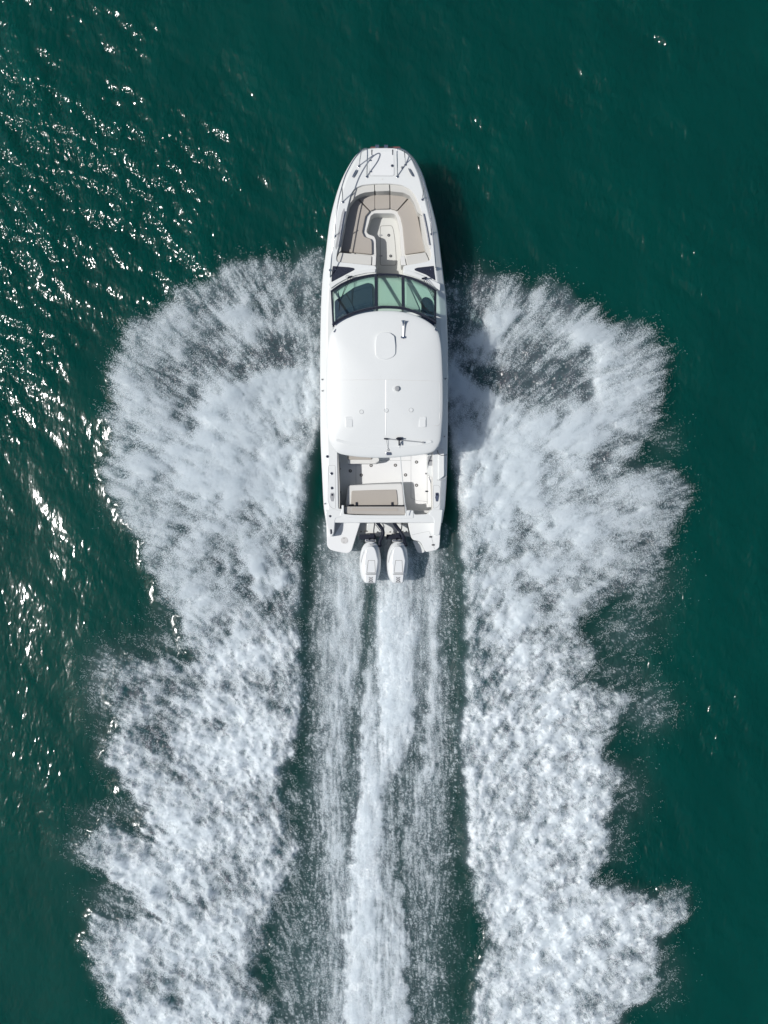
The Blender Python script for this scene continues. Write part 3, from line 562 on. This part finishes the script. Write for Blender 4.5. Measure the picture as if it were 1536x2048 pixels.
# black deck hatches either side of the console
slab("deck_hatch", rounded(Q(2, (150,188), (345,203), (402,213), (410,232), (250,318), (134,380), (140,260)), 1.6, 3), .010, -.002, NAVY, boat, .004)
slab("deck_hatch", rounded(Q(2, (1115,222), (1150,208), (1345,186), (1352,260), (1366,362), (1250,290), (1120,240)), 1.6, 3), .010, -.002, NAVY, boat, .004)
for x, y in ((183,228), (1308,228)): cyl("hatch_button", *Q(2, (x, y))[0], .014, .018, .008, CHROME, boat)
a, b = Q(2, (572,258), (605,271)); slab("deck_vent", rect(*a, *b, .6), .014, 0, NAVY, boat, .003)
# raised moulding that frames the windshield
for pts in ([(88,402),(135,385),(250,325),(400,262),(540,232),(655,222),(655,262),(545,272),(420,300),(300,345),(200,400),(125,455)], [(1000,232),(1120,262),(1250,318),(1365,372),(1420,400),(1418,480),(1380,452),(1250,372),(1130,318),(985,276)]):
    slab("windshield_coaming", rounded(Q(2, *pts), 1.5, 2), .05, -.01, GEL, boat, .03, seg=3)

# --- bow rails ---
def rail(top, foot_in, posts, end):
    o = tube("bow_rail", [W(*q[:2], q[2]) for q in top], .0135, CHROME, boat, 8)
    for a, b in posts: tube("stanchion", [W(*Q(1, a)[0], .40), W(*Q(1, b)[0], 0)], .011, CHROME, o); cyl("rail_foot", *Q(1, b)[0], .028, .02, 0, CHROME, o)
    for k, q in ((1, foot_in), (2, end)): cyl("rail_foot", *Q(k, q)[0], .030, .02, 0, CHROME, o)
    return o
def rp(k, pts, hs): return [(*q, h) for q, h in zip(Q(k, *pts), hs)]
lt = rp(1, [(555,432),(557,330),(560,220),(562,140),(556,100),(530,100),(490,125),(440,178),(385,255),(340,340),(300,420),(262,540),(225,680),(195,840),(172,1020),(152,1200),(138,1380),(126,1540),(120,1620)], [0,.17,.34,.42,.44,.44,.43,.42,.42,.41,.41,.40,.40,.39,.37,.34,.29,.15,0])
rail(chaikin(lt, 1, False), (555,432), [((490,127),(460,308)), ((260,560),(270,732)), ((178,1000),(175,1135))], (120,237))
rt = rp(1, [(915,430),(914,330),(912,220),(910,140),(912,98),(940,98),(985,112),(1040,150),(1100,220),(1150,305),(1192,400),(1228,520),(1262,660),(1290,800),(1318,1000),(1340,1170),(1355,1320),(1368,1480),(1374,1540)], [0,.17,.34,.42,.44,.44,.43,.42,.42,.41,.41,.40,.40,.39,.37,.34,.29,.15,0])
rail(chaikin(rt, 1, False), (915,430), [((995,120),(1010,290)), ((1228,540),(1210,703)), ((1308,930),(1316,1112))], (1375,212))

# --- helm: dashboards seen through the windshield ---
slab("dashboard", [S(x, y, -.02) for x, y in [(666,584),(686,571),(708,560),(730,554),(751,551.5),(751,700),(664,700)]], -.02, -.12, GEL, boat, .01)
slab("dashboard", [S(x, y, -.02) for x, y in [(807,552),(832,559),(852,568),(869,586),(873,640),(873,700),(807,700)]], -.02, -.12, GEL, boat, .01)
slab("dash_cover", rounded(Q(2, (172,600),(262,538),(400,442),(560,386),(600,392),(622,440),(628,760),(180,900)), 4, 3), .05, -.02, DASH, boat, .02)
slab("companion_seat", rounded(Q(2, (1196,600),(1215,562),(1255,550),(1308,590),(1340,680),(1352,900),(1200,900)), 4, 3), .05, -.02, DASH, boat, .02)
slab("dash_shadow", rounded(Q(2, (1020,380),(1060,440),(1170,690),(1165,760),(1020,690)), 2, 2), .03, -.02, LGREY, boat, .01)  # no furniture: the diagonal shadow on this side, put in as a grey slab
slab("walkway_door", [S(x, y, -.12) for x, y in [(752,553),(806,553),(806,640),(806,705),(752,705)]], -.12, -.18, BOWSOLE, boat, .01)
# windshield: lower edge on the deck, upper edge under the hardtop
lo = Q(2, (128,492),(190,445),(250,405),(325,370),(400,342),(475,320),(550,305),(605,296),(660,290),(740,284),(820,285),(905,290),(980,305),(1050,322),(1120,345),(1190,374),(1250,405),(1312,442),(1374,484))
hi = Q(2, (150,905),(200,860),(260,822),(330,788),(400,760),(470,738),(540,720),(600,708),(664,698),(740,690),(820,690),(905,694),(985,704),(1055,724),(1120,746),(1190,775),(1250,802),(1312,838),(1372,872))
HL, HH = .10, .86
lo3 = [W(*p, HL) for p in lo]; hi3 = [W(*p, HH) for p in hi]
def pane(i0, i1, inset=.05):
    V = []; Fc = []; m = i1 - i0 + 1
    for i in range(i0, i1 + 1):
        for t in (0.0, .25, .5, .75, 1.0): p = lo3[i].lerp(hi3[i], t); V.append(p)
    for a in range(m - 1):
        for b in range(4): q = a * 5 + b; Fc.append([q, q + 1, q + 6, q + 5])
    o = link("windshield_pane", mesh("windshield_pane", V, Fc), GLASS, wind, 0); s = o.modifiers.new('t', 'SOLIDIFY'); s.thickness = .008; return o
def strip(name, path, wdt, mat, parent, th=.03):
    V = []; Fc = []; m = len(path)
    for i, p in enumerate(path):
        t = (path[min(i + 1, m - 1)] - path[max(i - 1, 0)]).normalized(); nn = Vector((0, -.55, .83)); s = t.cross(nn).normalized(); nn = s.cross(t).normalized()
        for a, b in ((-1, -1), (1, -1), (1, 1), (-1, 1)): V.append(p + s * a * wdt / 2 + nn * b * th / 2)
    for i in range(m - 1):
        for k in range(4): a = i * 4 + k; b = i * 4 + (k + 1) % 4; Fc.append([a, b, b + 4, a + 4])
    Fc += [[0, 1, 2, 3], [4 * m - 4, 4 * m - 3, 4 * m - 2, 4 * m - 1]]
    return link(name, mesh(name, V, Fc), mat, parent, .004, 2)
wind = strip("windshield_frame", lo3, .042, NAVY, boat); wind['label'] = "dark lower windshield frame"
strip("windshield_header", [p + Vector((0, .03, 0)) for p in hi3], .062, NAVY, wind)
for i, wd in ((0, .045), (18, .045), (8, .065), (12, .075)): strip("windshield_mullion", [lo3[i].lerp(hi3[i], t) + Vector(((.02 if i == 0 else -.02 if i == 18 else 0), 0, .004)) for t in (0, .25, .5, .75, 1)], wd, NAVY, wind)
for a, b in ((0, 8), (8, 12), (12, 18)): pane(a, b)
for x, y in ((170,845),(282,787),(395,736),(515,697),(640,674),(710,662),(832,664),(965,680),(1030,692),(1240,780)): cyl("screw_cap", *Q(2, (x, y))[0], .010, .875, .862, CHROME, wind, 0, 8)
def wiper(base, tip, blade, hb, htip):
    A_, B_ = W(*Q(2, base)[0], hb), W(*Q(2, tip)[0], htip)
    o = tubes("wiper", [([A_ + Vector((-.02, 0, 0)), B_], .007), ([A_ + Vector((.03, 0, 0)), B_ + Vector((.01, .02, 0))], .006)], BLACK, wind)
    tube("wiper_blade", [W(*Q(2, blade[0])[0], htip - .16), B_, W(*Q(2, blade[1])[0], htip + .15)], .009, BLACK, o); tube("wiper_motor", [A_ + Vector((-.05, -.01, 0)), A_ + Vector((.07, .02, .0))], .022, BLACK, o)
wiper((350,322), (235,610), ((215,490), (225,715)), .16, .44); wiper((1228,335), (1352,600), ((1345,520), (1358,780)), .16, .50)
tube("wiper_hose", [W(*q, .14) for q in chaikin(Q(2, (330,345),(305,325),(310,300),(345,300),(350,320)), 2, False)], .004, BLACK, wind)

# --- hardtop ---
ht = Q(2, (110,1022),(128,968),(150,935),(190,886),(290,820),(400,772),(500,744),(600,726),(680,718),(760,715),(860,717),(960,727),(1060,748),(1150,777),(1225,812),(1290,852),(1340,890),(1376,925),(1408,985),(1428,1080)) + Q(3, (1440,360),(1450,560),(1456,800),(1456,1000),(1450,1160),(1440,1280)) + Q(4, (1432,165),(1408,235),(1370,290),(1330,320),(1270,338),(1200,351),(1000,374),(830,386),(700,388),(600,386),(450,378),(300,356),(235,340),(190,318),(150,265),(118,215)) + Q(3, (96,1400),(84,1300),(74,1150),(70,900),(74,600),(78,420),(90,280))
HT = 1.18
ht = chaikin(ht, 1)
C0 = W(768, 783, HT); outer = [W(x, y, HT - .05) for x, y in ht]; n = len(outer); V = []; Fc = []
lv = [(.90, -.10), (.97, -.085), (.992, -.06), (1.0, -.03), (.998, -.010), (.99, .004), (.975, .017), (.94, .034), (.88, .053), (.75, .083), (.6, .108), (.4, .132), (.2, .146)]
for s, dz in lv:
    for q in outer: w = Vector((C0.x + (q.x - C0.x) * s, C0.y + (q.y - C0.y) * s, q.z + PB * (C0.y - q.y) * (1 - s) + dz)); V.append(w)
for k in range(len(lv) - 1):
    for i in range(n): a = k * n + i; b = k * n + (i + 1) % n; Fc.append([a, b, b + n, a + n])
V.append(Vector((C0.x, C0.y, C0.z - .05 + .150))); c = len(V) - 1
for i in range(n): Fc.append([(len(lv) - 1) * n + i, (len(lv) - 1) * n + (i + 1) % n, c])
Fc.append(list(range(n - 1, -1, -1)))
hard = link("hardtop", mesh("hardtop", V, Fc), GEL, boat, 0, ang=60)
def hth(px, py):     # height of the hardtop skin over the deck plane at a frame point: find the ring scale that reaches it
    p = W(px, py, HT); dx, dy = p.x - C0.x, p.y - C0.y; a = math.atan2(dy, dx); best = None
    for i in range(n):
        q = outer[i]; qa = math.atan2(q.y - C0.y, q.x - C0.x); e = abs((qa - a + math.pi) % (2 * math.pi) - math.pi)
        if best is None or e < best[0]: best = (e, math.hypot(q.x - C0.x, q.y - C0.y))
    r = math.hypot(dx, dy) / best[1]; pts = sorted([(s, dz) for s, dz in lv[4:]] + [(0, .150)])
    return HT - .05 + float(np.interp(r, [u for u, v in pts], [v for u, v in pts]))
slab("hardtop_pad", rounded(Q(3, (665,190),(700,155),(760,140),(830,152),(880,190),(893,300),(893,400),(860,438),(790,468),(700,455),(655,415),(652,300)), 2.5, 3), hth(768,750) + .006, HT - .02, GEL, hard, .012, seg=3)
ridge = tube("hardtop_ridge", [W(*p, hth(*p) - .0175) for p in Q(3, *[(779, 712 + 50 * k) for k in range(14)])], .022, GEL, hard)
cyl("dome_light", *Q(3, (912,808))[0], .058, hth(794,777) + .05, HT, GREY, hard, .02, label="small grey dome on the hardtop"); cyl("dome_base", *Q(3, (902,806))[0], .085, hth(794,777) + .012, HT, GEL, hard, .008)
for x, y in ((490,1085),(782,1068),(1075,1063)):
    hh = hth(*Q(3, (x, y))[0])
    o = cyl("speaker_disc", *Q(3, (x, y))[0], .050, hh + .006, HT - .03, GEL, hard, .004); ringp("speaker_ring", *Q(3, (x, y))[0], .046, hh + .006, LSEAM, o, .004)
for x, y in ((345,1205),(1210,1205)):
    hh = hth(*Q(3, (x, y))[0])
    o = slab("hardtop_hatch", rounded(Q(3, (x - 44, y - 62), (x + 44, y - 62), (x + 44, y + 62), (x - 44, y + 62)), 2, 2), hh + .010, HT - .04, GEL, hard, .006)
    slab("hatch_inset", rounded(Q(3, (x - 36, y - 30), (x + 36, y - 30), (x + 38, y + 56), (x - 38, y + 56)), 1.5, 2), hh + .018, HT, GEL, o, .004)
tube("hardtop_seam", [W(*p, hth(*p) - .003) for p in Q(3, *[(100 + 95 * k, 712 - k) for k in range(8)])], .006, OFFW, hard)
tube("hardtop_seam", [W(*p, hth(*p) - .003) for p in chaikin(Q(3, *([(795 + 100 * k, 704 + 3 * k) for k in range(7)] + [(1418, 740 + 85 * k) for k in range(6)] + [(1412,1245),(1320,1252)])), 1, False)], .006, OFFW, hard)
# stepped aft lip
def lipz(x, y): return HT + .004
slab("aft_lip", rounded(Q(3, (190,1432),(320,1470),(520,1502),(780,1514),(1000,1506),(1200,1478),(1330,1446),(1310,1420),(1150,1448),(960,1472),(780,1480),(560,1470),(330,1440),(190,1404)), 3, 2), HT + .022, HT - .06, GEL, hard, .012)
# lights at the front corners, horn, antennas
slab("side_light", Q(3, (155,140),(188,100),(192,118),(178,150)), HT - .02, HT - .08, CHROME, hard, .004); slab("side_light", Q(3, (1350,92),(1390,130),(1372,134),(1354,118)), HT - .02, HT - .08, CHROME, hard, .004)
hb = HT + .09
p0, p1 = W(*Q(2, (984,832))[0], hb), W(*Q(2, (982,1028))[0], hb)
d = p1 - p0
hornp = tube("horn", [p0, p0 + d * .06, p0 + d * .14, p0 + d * .24, p0 + d * .4, p1], [.056, .042, .028, .019, .013, .011], CHROME, hard, 14)
tube("horn_bracket", [p1 + Vector((-.05, 0, -.03)), p1 + Vector((.05, 0, -.03))], .024, CHROME, hornp, 10); cyl("horn_foot", *Q(2, (982,1030))[0], .032, hb - .01, HT, CHROME, hornp)
mb = W(*Q(3, (935,1400))[0], HT + .12)
base = slab("antenna_mount", rect(*Q(3, (912,1384))[0], *Q(3, (956,1420))[0], .8), HT + .13, HT + .0, BLACK, hard, .008)
tube("mount_lever", [mb + Vector((-.07, -.0, 0)), mb + Vector((.09, -.01, 0))], .016, BLACK, base); tube("mount_lever", [mb + Vector((0, -.02, .02)), mb + Vector((.0, -.16, .0))], .017, BLACK, base)
whip = tube("radio_antenna", [W(*Q(4, (935,200))[0], HT + .10), W(*Q(4, (960,500))[0], .86), W(*Q(4, (985,760))[0], .52), W(*Q(4, (1020,1072))[0], .12)], [.013, .012, .011, .010], GEL, hard, label="long white whip antenna folded back over the cockpit")
rod = tube("antenna_rod", [W(*Q(3, (762,1403))[0], HT + .10), W(*Q(3, (1000,1425))[0], HT + .085), W(*Q(3, (1225,1448))[0], HT + .05)], .010, GREY, hard); tube("rod_tip", [W(*Q(3, (1205,1446))[0], HT + .055), W(*Q(3, (1232,1449))[0], HT + .05)], .020, GREY, rod); tube("rod_tip", [W(*Q(3, (756,1402))[0], HT + .10), W(*Q(3, (806,1408))[0], HT + .10)], .019, BLACK, rod)
tube("mast_stay", [W(*Q(3, (782,1408))[0], HT + .10), W(*Q(4, (806,288))[0], HT + .02)], .005, GREY, hard); ringp("stay_ring", *Q(4, (808,293))[0], .02, HT + .01, GREY, hard, .006)
slab("aft_light", rounded(Q(4, (775,318),(835,322),(835,356),(785,358)), 2), HT + .03, HT - .05, CHROME, hard, .008); groove("light_bracket", Q(4, (742,296),(726,325),(714,358)), HT - .045, GREY, hard, .02, closed=False)
# pillars that carry the hardtop
for a in ((672,705),(866,705),(672,880),(866,880),(672,790),(866,790)):
    b = W(a[0], a[1], HT - .13); lo_ = W(a[0] + (-6 if a[0] < 768 else 6), a[1] - 8, 0); tube("hardtop_pillar", [lo_, lo_.lerp(b, .5), b], .035, GEL, boat)

# --- cockpit ---
groove("floor_hatch_seam", Q(4, (425,700),(425,418),(1075,418),(1075,860)), -.8, LSEAM, boat, .010, closed=False)
groove("floor_seam", Q(4, (234,440),(234,960)), -.8, SEAM, boat, .010, closed=False); groove("floor_seam", Q(4, (1266,350),(1266,930)), -.8, LSEAM, boat, .009, closed=False)
groove("floor_seam", Q(4, (1075,860),(1140,892),(1270,905)), -.8, LSEAM, boat, .008, closed=False); groove("floor_seam", Q(4, (1075,340),(1075,418)), -.8, LSEAM, boat, .008, closed=False)
for x, y in ((358,542),(487,592),(603,478),(890,475),(1010,590),(1140,438),(1140,712)):
    o = ringp("floor_socket", *Q(4, (x, y))[0], .029, -.795, SEAM, boat, .011); cyl("socket_cap", *Q(4, (x, y))[0], .018, -.792, -.8, LGREY, o, .002)
for y in (574, 784): a, b = Q(4, (1245, y - 8), (1276, y + 8)); slab("door_hinge", rect(*a, *b, .7), -.78, -.8, BLACK, boat, .003)
for y in (518, 792): a, b = Q(4, (222, y - 8), (250, y + 8)); slab("door_hinge", rect(*a, *b, .7), -.78, -.8, GREY, boat, .003)
fs = slab("forward_bench", rounded(Q(4, (320,330),(640,330),(700,400),(700,422),(650,456),(320,458)), 3, 3), -.42, -.79, OFFW, boat, .04, seg=3)
slab("seat_cushion", rounded(Q(4, (322,330),(618,330),(612,408),(322,410)), 2, 2), -.38, -.44, TAN, fs, .02, seg=3)
bn = slab("aft_bench", rounded(Q(4, (330,712),(400,706),(700,692),(975,684),(985,760),(1000,965),(300,965),(312,830)), 5, 3), -.36, -.79, OFFW, boat, .05, seg=3)
slab("seat_cushion", rounded(Q(4, (372,778),(640,768),(905,764),(916,860),(922,946),(364,950)), 3, 3), -.335, -.38, TAN, bn, .015, seg=3)
slab("bench_gap", rect(*Q(4, (342,946))[0], *Q(4, (1004,960))[0]), -.34, -.40, BLACK, bn, .002)
for x in (430, 852): a, b = Q(4, (x - 11, 912), (x + 11, 950)); slab("backrest_hinge", rect(*a, *b, .6), -.30, -.36, BLACK, bn, .004)
br = slab("bench_backrest", rounded(Q(4, (298,962),(1004,962),(1010,1068),(800,1064),(300,1052),(286,1000)), 2.5, 3), -.10, -.7, PAD_SHADED, boat, .045, seg=3)
slab("backrest_panel", rounded(Q(4, (376,984),(918,986),(920,1016),(378,1014)), 1, 2), -.092, -.12, TAN, br, .004)
slab("bench_side", Q(4, (262,962),(284,962),(284,1040),(262,1038)), -.12, -.75, SEAM, boat, .004)
slab("bench_side", rounded(Q(4, (1005,960),(1022,960),(1034,1060),(1010,1064)), .6, 2), -.06, -.6, GREY, boat, .006)
# galley unit, side door and coaming panels
gu = slab("side_console", rounded(Q(4, (1268,335),(1405,335),(1405,655),(1345,662),(1330,618),(1300,600),(1270,560)), 2, 2), -.10, -.79, GEL, boat, .015)
slab("sink", rounded(Q(4, (1270,365),(1320,362),(1346,385),(1348,455),(1330,480),(1270,482)), 3, 3), -.080, -.12, GREY, gu, .004); slab("sink_lid", rounded(Q(4, (1362,400),(1398,362),(1402,468),(1375,455)), 2, 2), -.090, -.12, LGREY, gu, .004)
slab("faucet", rect(*Q(4, (1288,418))[0], *Q(4, (1330,428))[0], .5), -.05, -.12, NAVY, gu, .003); cyl("latch_button", *Q(4, (1356,512))[0], .016, -.09, -.11, BLACK, gu)
sd_ = slab("side_door", rounded(Q(4, (1403,285),(1466,285),(1466,600),(1400,655)), 1.5, 2), .03, -.3, GEL, boat, .012)
groove("door_seam", Q(4, (1385,300),(1400,345),(1440,360),(1500,352)), .03, BLACK, boat, .015, closed=False); groove("door_seam", Q(4, (1380,650),(1440,655),(1470,630),(1498,600)), .03, LSEAM, boat, .010, closed=False)
tube("door_latch", [W(*Q(4, (1288,612))[0], -.08), W(*Q(4, (1308,668))[0], -.06), W(*Q(4, (1318,700))[0], -.08)], .016, CHROME, boat)
slab("coaming_bolster", rounded(Q(4, (203,330),(216,340),(232,700),(234,990),(216,992),(205,600)), .8, 2), -.03, -.3, PAD, boat, .02)
slab("coaming_bolster", rounded(Q(4, (1310,660),(1334,660),(1334,985),(1322,985)), .8, 2), -.03, -.3, PAD, boat, .02)
for pts in ([(98,478),(180,476),(184,990),(150,988),(118,960),(95,900)], [(1338,712),(1400,712),(1420,740),(1416,930),(1385,975),(1338,985)]): groove("panel_seam", rounded(Q(4, *pts), 3), 0, LSEAM, boat, .007)
for k, x, y in ((4,138,573),(4,142,745),(4,88,372),(4,120,1075)):
    o = cyl("rod_holder", *Q(k, (x, y))[0], .036, .010, 0, CHROME, boat); cyl("holder_bore", *Q(k, (x, y))[0], .024, .013, .005, BLACK, o, 0)
for pts, c in (([(125,800),(165,800),(168,850),(158,905),(130,900),(118,850)], (145,825)), ([(1362,800),(1400,798),(1408,830),(1395,905),(1370,905),(1356,840)], (1383,822))):
    o = slab("cup_holder_plate", rounded(Q(4, *pts), 1.5, 2), .010, 0, GREY if c[0] < 500 else CHROME, boat, .003); cyl("holder_bore", *Q(4, c)[0], .026, .014, .004, BLACK, o, 0)
for pts in ([(118,345),(140,345),(146,385),(138,405),(122,402)], [(1380,340),(1402,340),(1408,365),(1398,392),(1380,392),(1374,365)]): slab("stern_cleat", rounded(Q(5, *pts), 1, 2), .012 if pts[0][0] < 500 else -.02, -.1, NAVY, boat, .004)
for k, x, y in ((3,22,700),(3,25,835),(3,1490,690),(4,55,930),(4,1492,605),(3,1472,1375)): cyl("hull_fitting", *Q(k, (x, y))[0], .016, -.02, -.13, GREY, boat, .003, 10)

# --- stern ---
def S2(p, h): return p
slab("transom_bar", rounded(Q(5, (255,120),(255,60),(282,60),(284,165),(400,176),(700,182),(1004,182),(1010,150),(1030,120),(1104,122),(1104,216),(900,222),(560,222),(390,215),(230,190)), 1.5, 2), .015, -.5, GEL, boat, .02, seg=3)
slab("stern_corner", rounded(Q(5, (150,108),(258,120),(262,190),(240,205),(190,212),(178,240),(166,380),(140,440),(112,430),(92,340),(70,240),(60,120)), 2, 2), .008, -.5, GEL, boat, .03, seg=3)
slab("stern_corner", rounded(Q(5, (1330,112),(1452,112),(1432,280),(1412,410),(1372,425),(1340,400),(1345,230),(1322,195),(1290,180),(1290,150)), 2, 2), .008, -.5, GEL, boat, .03, seg=3)
slab("stern_step", rounded(Q(5, (1104,125),(1290,120),(1270,160),(1104,182)), 1, 2), -.38, -.55, LGREY, boat, .01)
pl = slab("swim_platform", rounded([(656,1026)] + Q(5, (200,170),(300,150),(420,160),(492,215),(480,260),(372,602),(325,632),(210,612),(118,588),(84,545),(76,330),(70,200)), 4, 3), -.30, -.46, DECK, boat, .018, seg=3)
slab("platform_well_shade", rounded(Q(5, (185,215),(210,204),(298,206),(165,424),(178,250)), 1, 2), -.294, -.32, LSEAM, pl, .003)  # shade inside the triangular cut-out, painted as a flat grey plate
cyl("platform_disc", *Q(5, (288,476))[0], .088, -.292, -.32, LGREY, pl, .003, 28)
for y in (452, 498): cyl("disc_screw", *Q(5, (283, y))[0], .010, -.286, -.3, SEAM, pl, 0, 8)
pr = slab("swim_platform", rounded(Q(5, (1025,200),(1104,165),(1300,165),(1400,200),(1428,300),(1416,480),(1410,560),(1375,590),(1255,617),(1235,590),(1200,515),(1172,488),(1100,472),(1075,440),(1050,330)), 3, 3), -.30, -.46, DECK, boat, .018, seg=3)
groove("ladder_hatch_seam", Q(5, (1090,412),(1190,388),(1290,370),(1320,450),(1352,580)), -.30, LSEAM, pr, .007, closed=False)
for x, y in ((1308,436), (1338,531)): a, b = Q(5, (x - 17, y - 8), (x + 17, y + 8)); slab("platform_hinge", rect(*a, *b, .6), -.285, -.3, BLACK, pr, .003)
slab("platform_handle", rounded(Q(5, (1338,310),(1360,300),(1358,385),(1340,390)), 1, 2), -.28, -.3, GREY, pr, .006)
slab("lower_step", rounded(Q(5, (1092,478),(1170,488),(1205,530),(1242,606),(1215,628),(1155,622)), 3, 2), -.52, -.60, GEL, boat, .02)
slab("transom_ledge", rounded(Q(5, (492,226),(1028,228),(1042,268),(700,272),(482,268)), 1, 2), -.22, -.34, GEL, boat, .015)
well = slab("engine_well", Q(5, (480,250),(1045,250),(1075,400),(1068,435),(1000,430),(445,430),(440,380)), -.62, -.72, OFFW, boat, .02)
slab("well_step", rounded(Q(5, (552,275),(850,275),(1030,290),(1045,385),(640,388),(550,360)), 1, 2), -.55, -.62, GEL, well, .015)
for x, y in ((484,375),(530,372),(680,378),(828,378),(975,372),(1018,372)): cyl("mounting_bolt", *Q(5, (x, y))[0], .017, -.53, -.62, SEAM, well, .003, 10)
slab("well_side", rounded(Q(5, (1030,225),(1044,232),(1082,430),(1070,440)), .4, 2), -.34, -.6, GREY, boat, .005)

# --- outboard engines ---
def engine(dx):
    q = lambda pts: [(x + dx, y) for x, y in Q(5, *pts)]
    O = chaikin(q([(500,552),(535,508),(590,488),(650,498),(694,545),(716,640),(722,740),(716,830),(698,905),(662,975),(648,988),(538,984),(522,972),(482,905),(468,820),(464,740),(472,640)]), 1)
    Tp = W(594 * .16927 + 640 + dx, 1000 + 740 * .16927, .02)
    out3 = [W(x, y, -.12) for x, y in O]; n = len(O)
    c = sum(out3, Vector()) / n; V = []; Fc = []
    for s, dz in ((.45, -.62), (.80, -.52), (.94, -.36), (.99, -.16), (1.0, -.02), (.985, .06), (.90, .13), (.76, .175), (.60, .20), (.35, .215)):
        for p in out3:
            w = c + (p - c) * s; fy_ = (p.y - c.y); w.z = c.z + dz + (-.05 if fy_ < 0 else -.02) * abs(fy_) * (1 if dz > 0 else 0) + (.05 * (c.y - w.y) if dz > .1 else 0)
            w.y += (-.02 if dz > .1 else 0); V.append(w)
    for k in range(9):
        for i in range(n): a = k * n + i; b = k * n + (i + 1) % n; Fc.append([a, b, b + n, a + n])
    Fc.append(list(range(9 * n, 10 * n))); Fc.append(list(range(n - 1, -1, -1)))
    e = link("outboard_engine", mesh("outboard_engine", V, Fc), COWL, boat, 0, ang=40)
    h = lambda x, y: 0
    slab("top_cover", rounded(q([(532,600),(558,552),(598,542),(638,552),(662,600),(690,720),(668,872),(530,872),(520,720)]), 3, 3), .150, -.05, COWL, e, .035, seg=3)
    groove("cover_seam", rounded(q([(570,714),(646,714),(654,858),(552,858)]), .8, 2), .151, SEAM, e, .007)
    groove("cover_seam", q([(534,876),(664,876)]), .136, SEAM, e, .007, closed=False)
    groove("cowling_seam", q([(524,590),(500,660),(484,740)]), .045, SEAM, e, .006, closed=False)
    slab("aft_plate", rounded(q([(536,880),(666,880),(655,978),(540,978)]), 1.2, 2), .130, -.1, COWL, e, .012)
    slab("front_intake", rounded(q([(580,516),(636,516),(625,532),(592,532)]), .8, 2), .06, 0, GREY, e, .004)
    cu = bpy.data.curves.new("t", 'FONT'); cu.body = "300"; cu.size = .125; cu.align_x = 'CENTER'; cu.align_y = 'CENTER'; cu.extrude = .002; cu.offset = .0012
    to = bpy.data.objects.new("t", cu); sc.collection.objects.link(to); dg = bpy.context.evaluated_depsgraph_get(); tm = bpy.data.meshes.new_from_object(to.evaluated_get(dg)); bpy.data.objects.remove(to)
    tm.name = "engine_number"; px_, py_ = q([(598,940)])[0]; P = W(px_, py_, .134)
    for v in tm.vertices: x, y = v.co.x, v.co.y; v.co = Vector((P.x + y, P.y - x * .72, P.z + v.co.z - PB * x * .72))
    link("engine_number", tm, NAVY, e, 0, smooth=False)
    slab("badge_strip", rect(*q([(570,968)])[0], *q([(632,973)])[0]), .135, .12, SEAM, e, 0)
    slab("steering_ram", rounded(q([(462,408),(655,408),(660,465),(462,468)]), .8, 2), -.30, -.44, BLACK, e, .012)
    slab("mounting_bracket", rounded(q([(535,468),(660,466),(665,500),(530,500)]), .8, 2), -.22, -.75, GREY, e, .012)
    slab("bracket_plate", rounded(q([(536,476),(648,474),(648,486),(536,488)]), .5, 2), -.20, -.24, CHROME, e, .004)
    tubes("bracket_bolts", [([W(*q([(x, 455)])[0], -.28), W(*q([(x, 480)])[0], -.17)], .012) for x in (580, 632)], CHROME, e)
    slab("engine_leg", rounded(q([(540,540),(640,540),(625,860),(560,860)]), 2, 2), -.70, -1.35, COWL, e, .03)
    return e
e1 = engine(0); e2 = engine(54.6)
def hose(pts, r, name="rigging_hose"):
    P = [(*Q(5, p[:2])[0], p[2]) for p in pts]; P = chaikin(P, 2, False); tube(name, [W(*p) for p in P], r, BLACK, boat, 10)
hose([(672,262,-.36),(700,295,-.22),(738,345,-.12),(748,400,-.10),(722,450,-.14),(700,500,-.16),(708,552,-.14)], .044)
hose([(868,262,-.36),(902,312,-.22),(948,372,-.12),(985,430,-.10),(998,490,-.14),(1018,548,-.14)], .044)
hose([(648,262,-.36),(640,320,-.2),(634,370,-.2),(642,415,-.28)], .013, "control_cable"); hose([(968,262,-.36),(966,330,-.2),(950,385,-.2),(930,425,-.28)], .013, "control_cable")
hose([(655,290,-.4),(690,330,-.4),(715,370,-.45)], .008, "control_cable")
for x, y in ((615,415),(918,415)): slab("hose_clamp_block", rect(*Q(5, (x - 25, y - 22))[0], *Q(5, (x + 30, y + 30))[0], 1), -.26, -.34, BLACK, boat, .01)
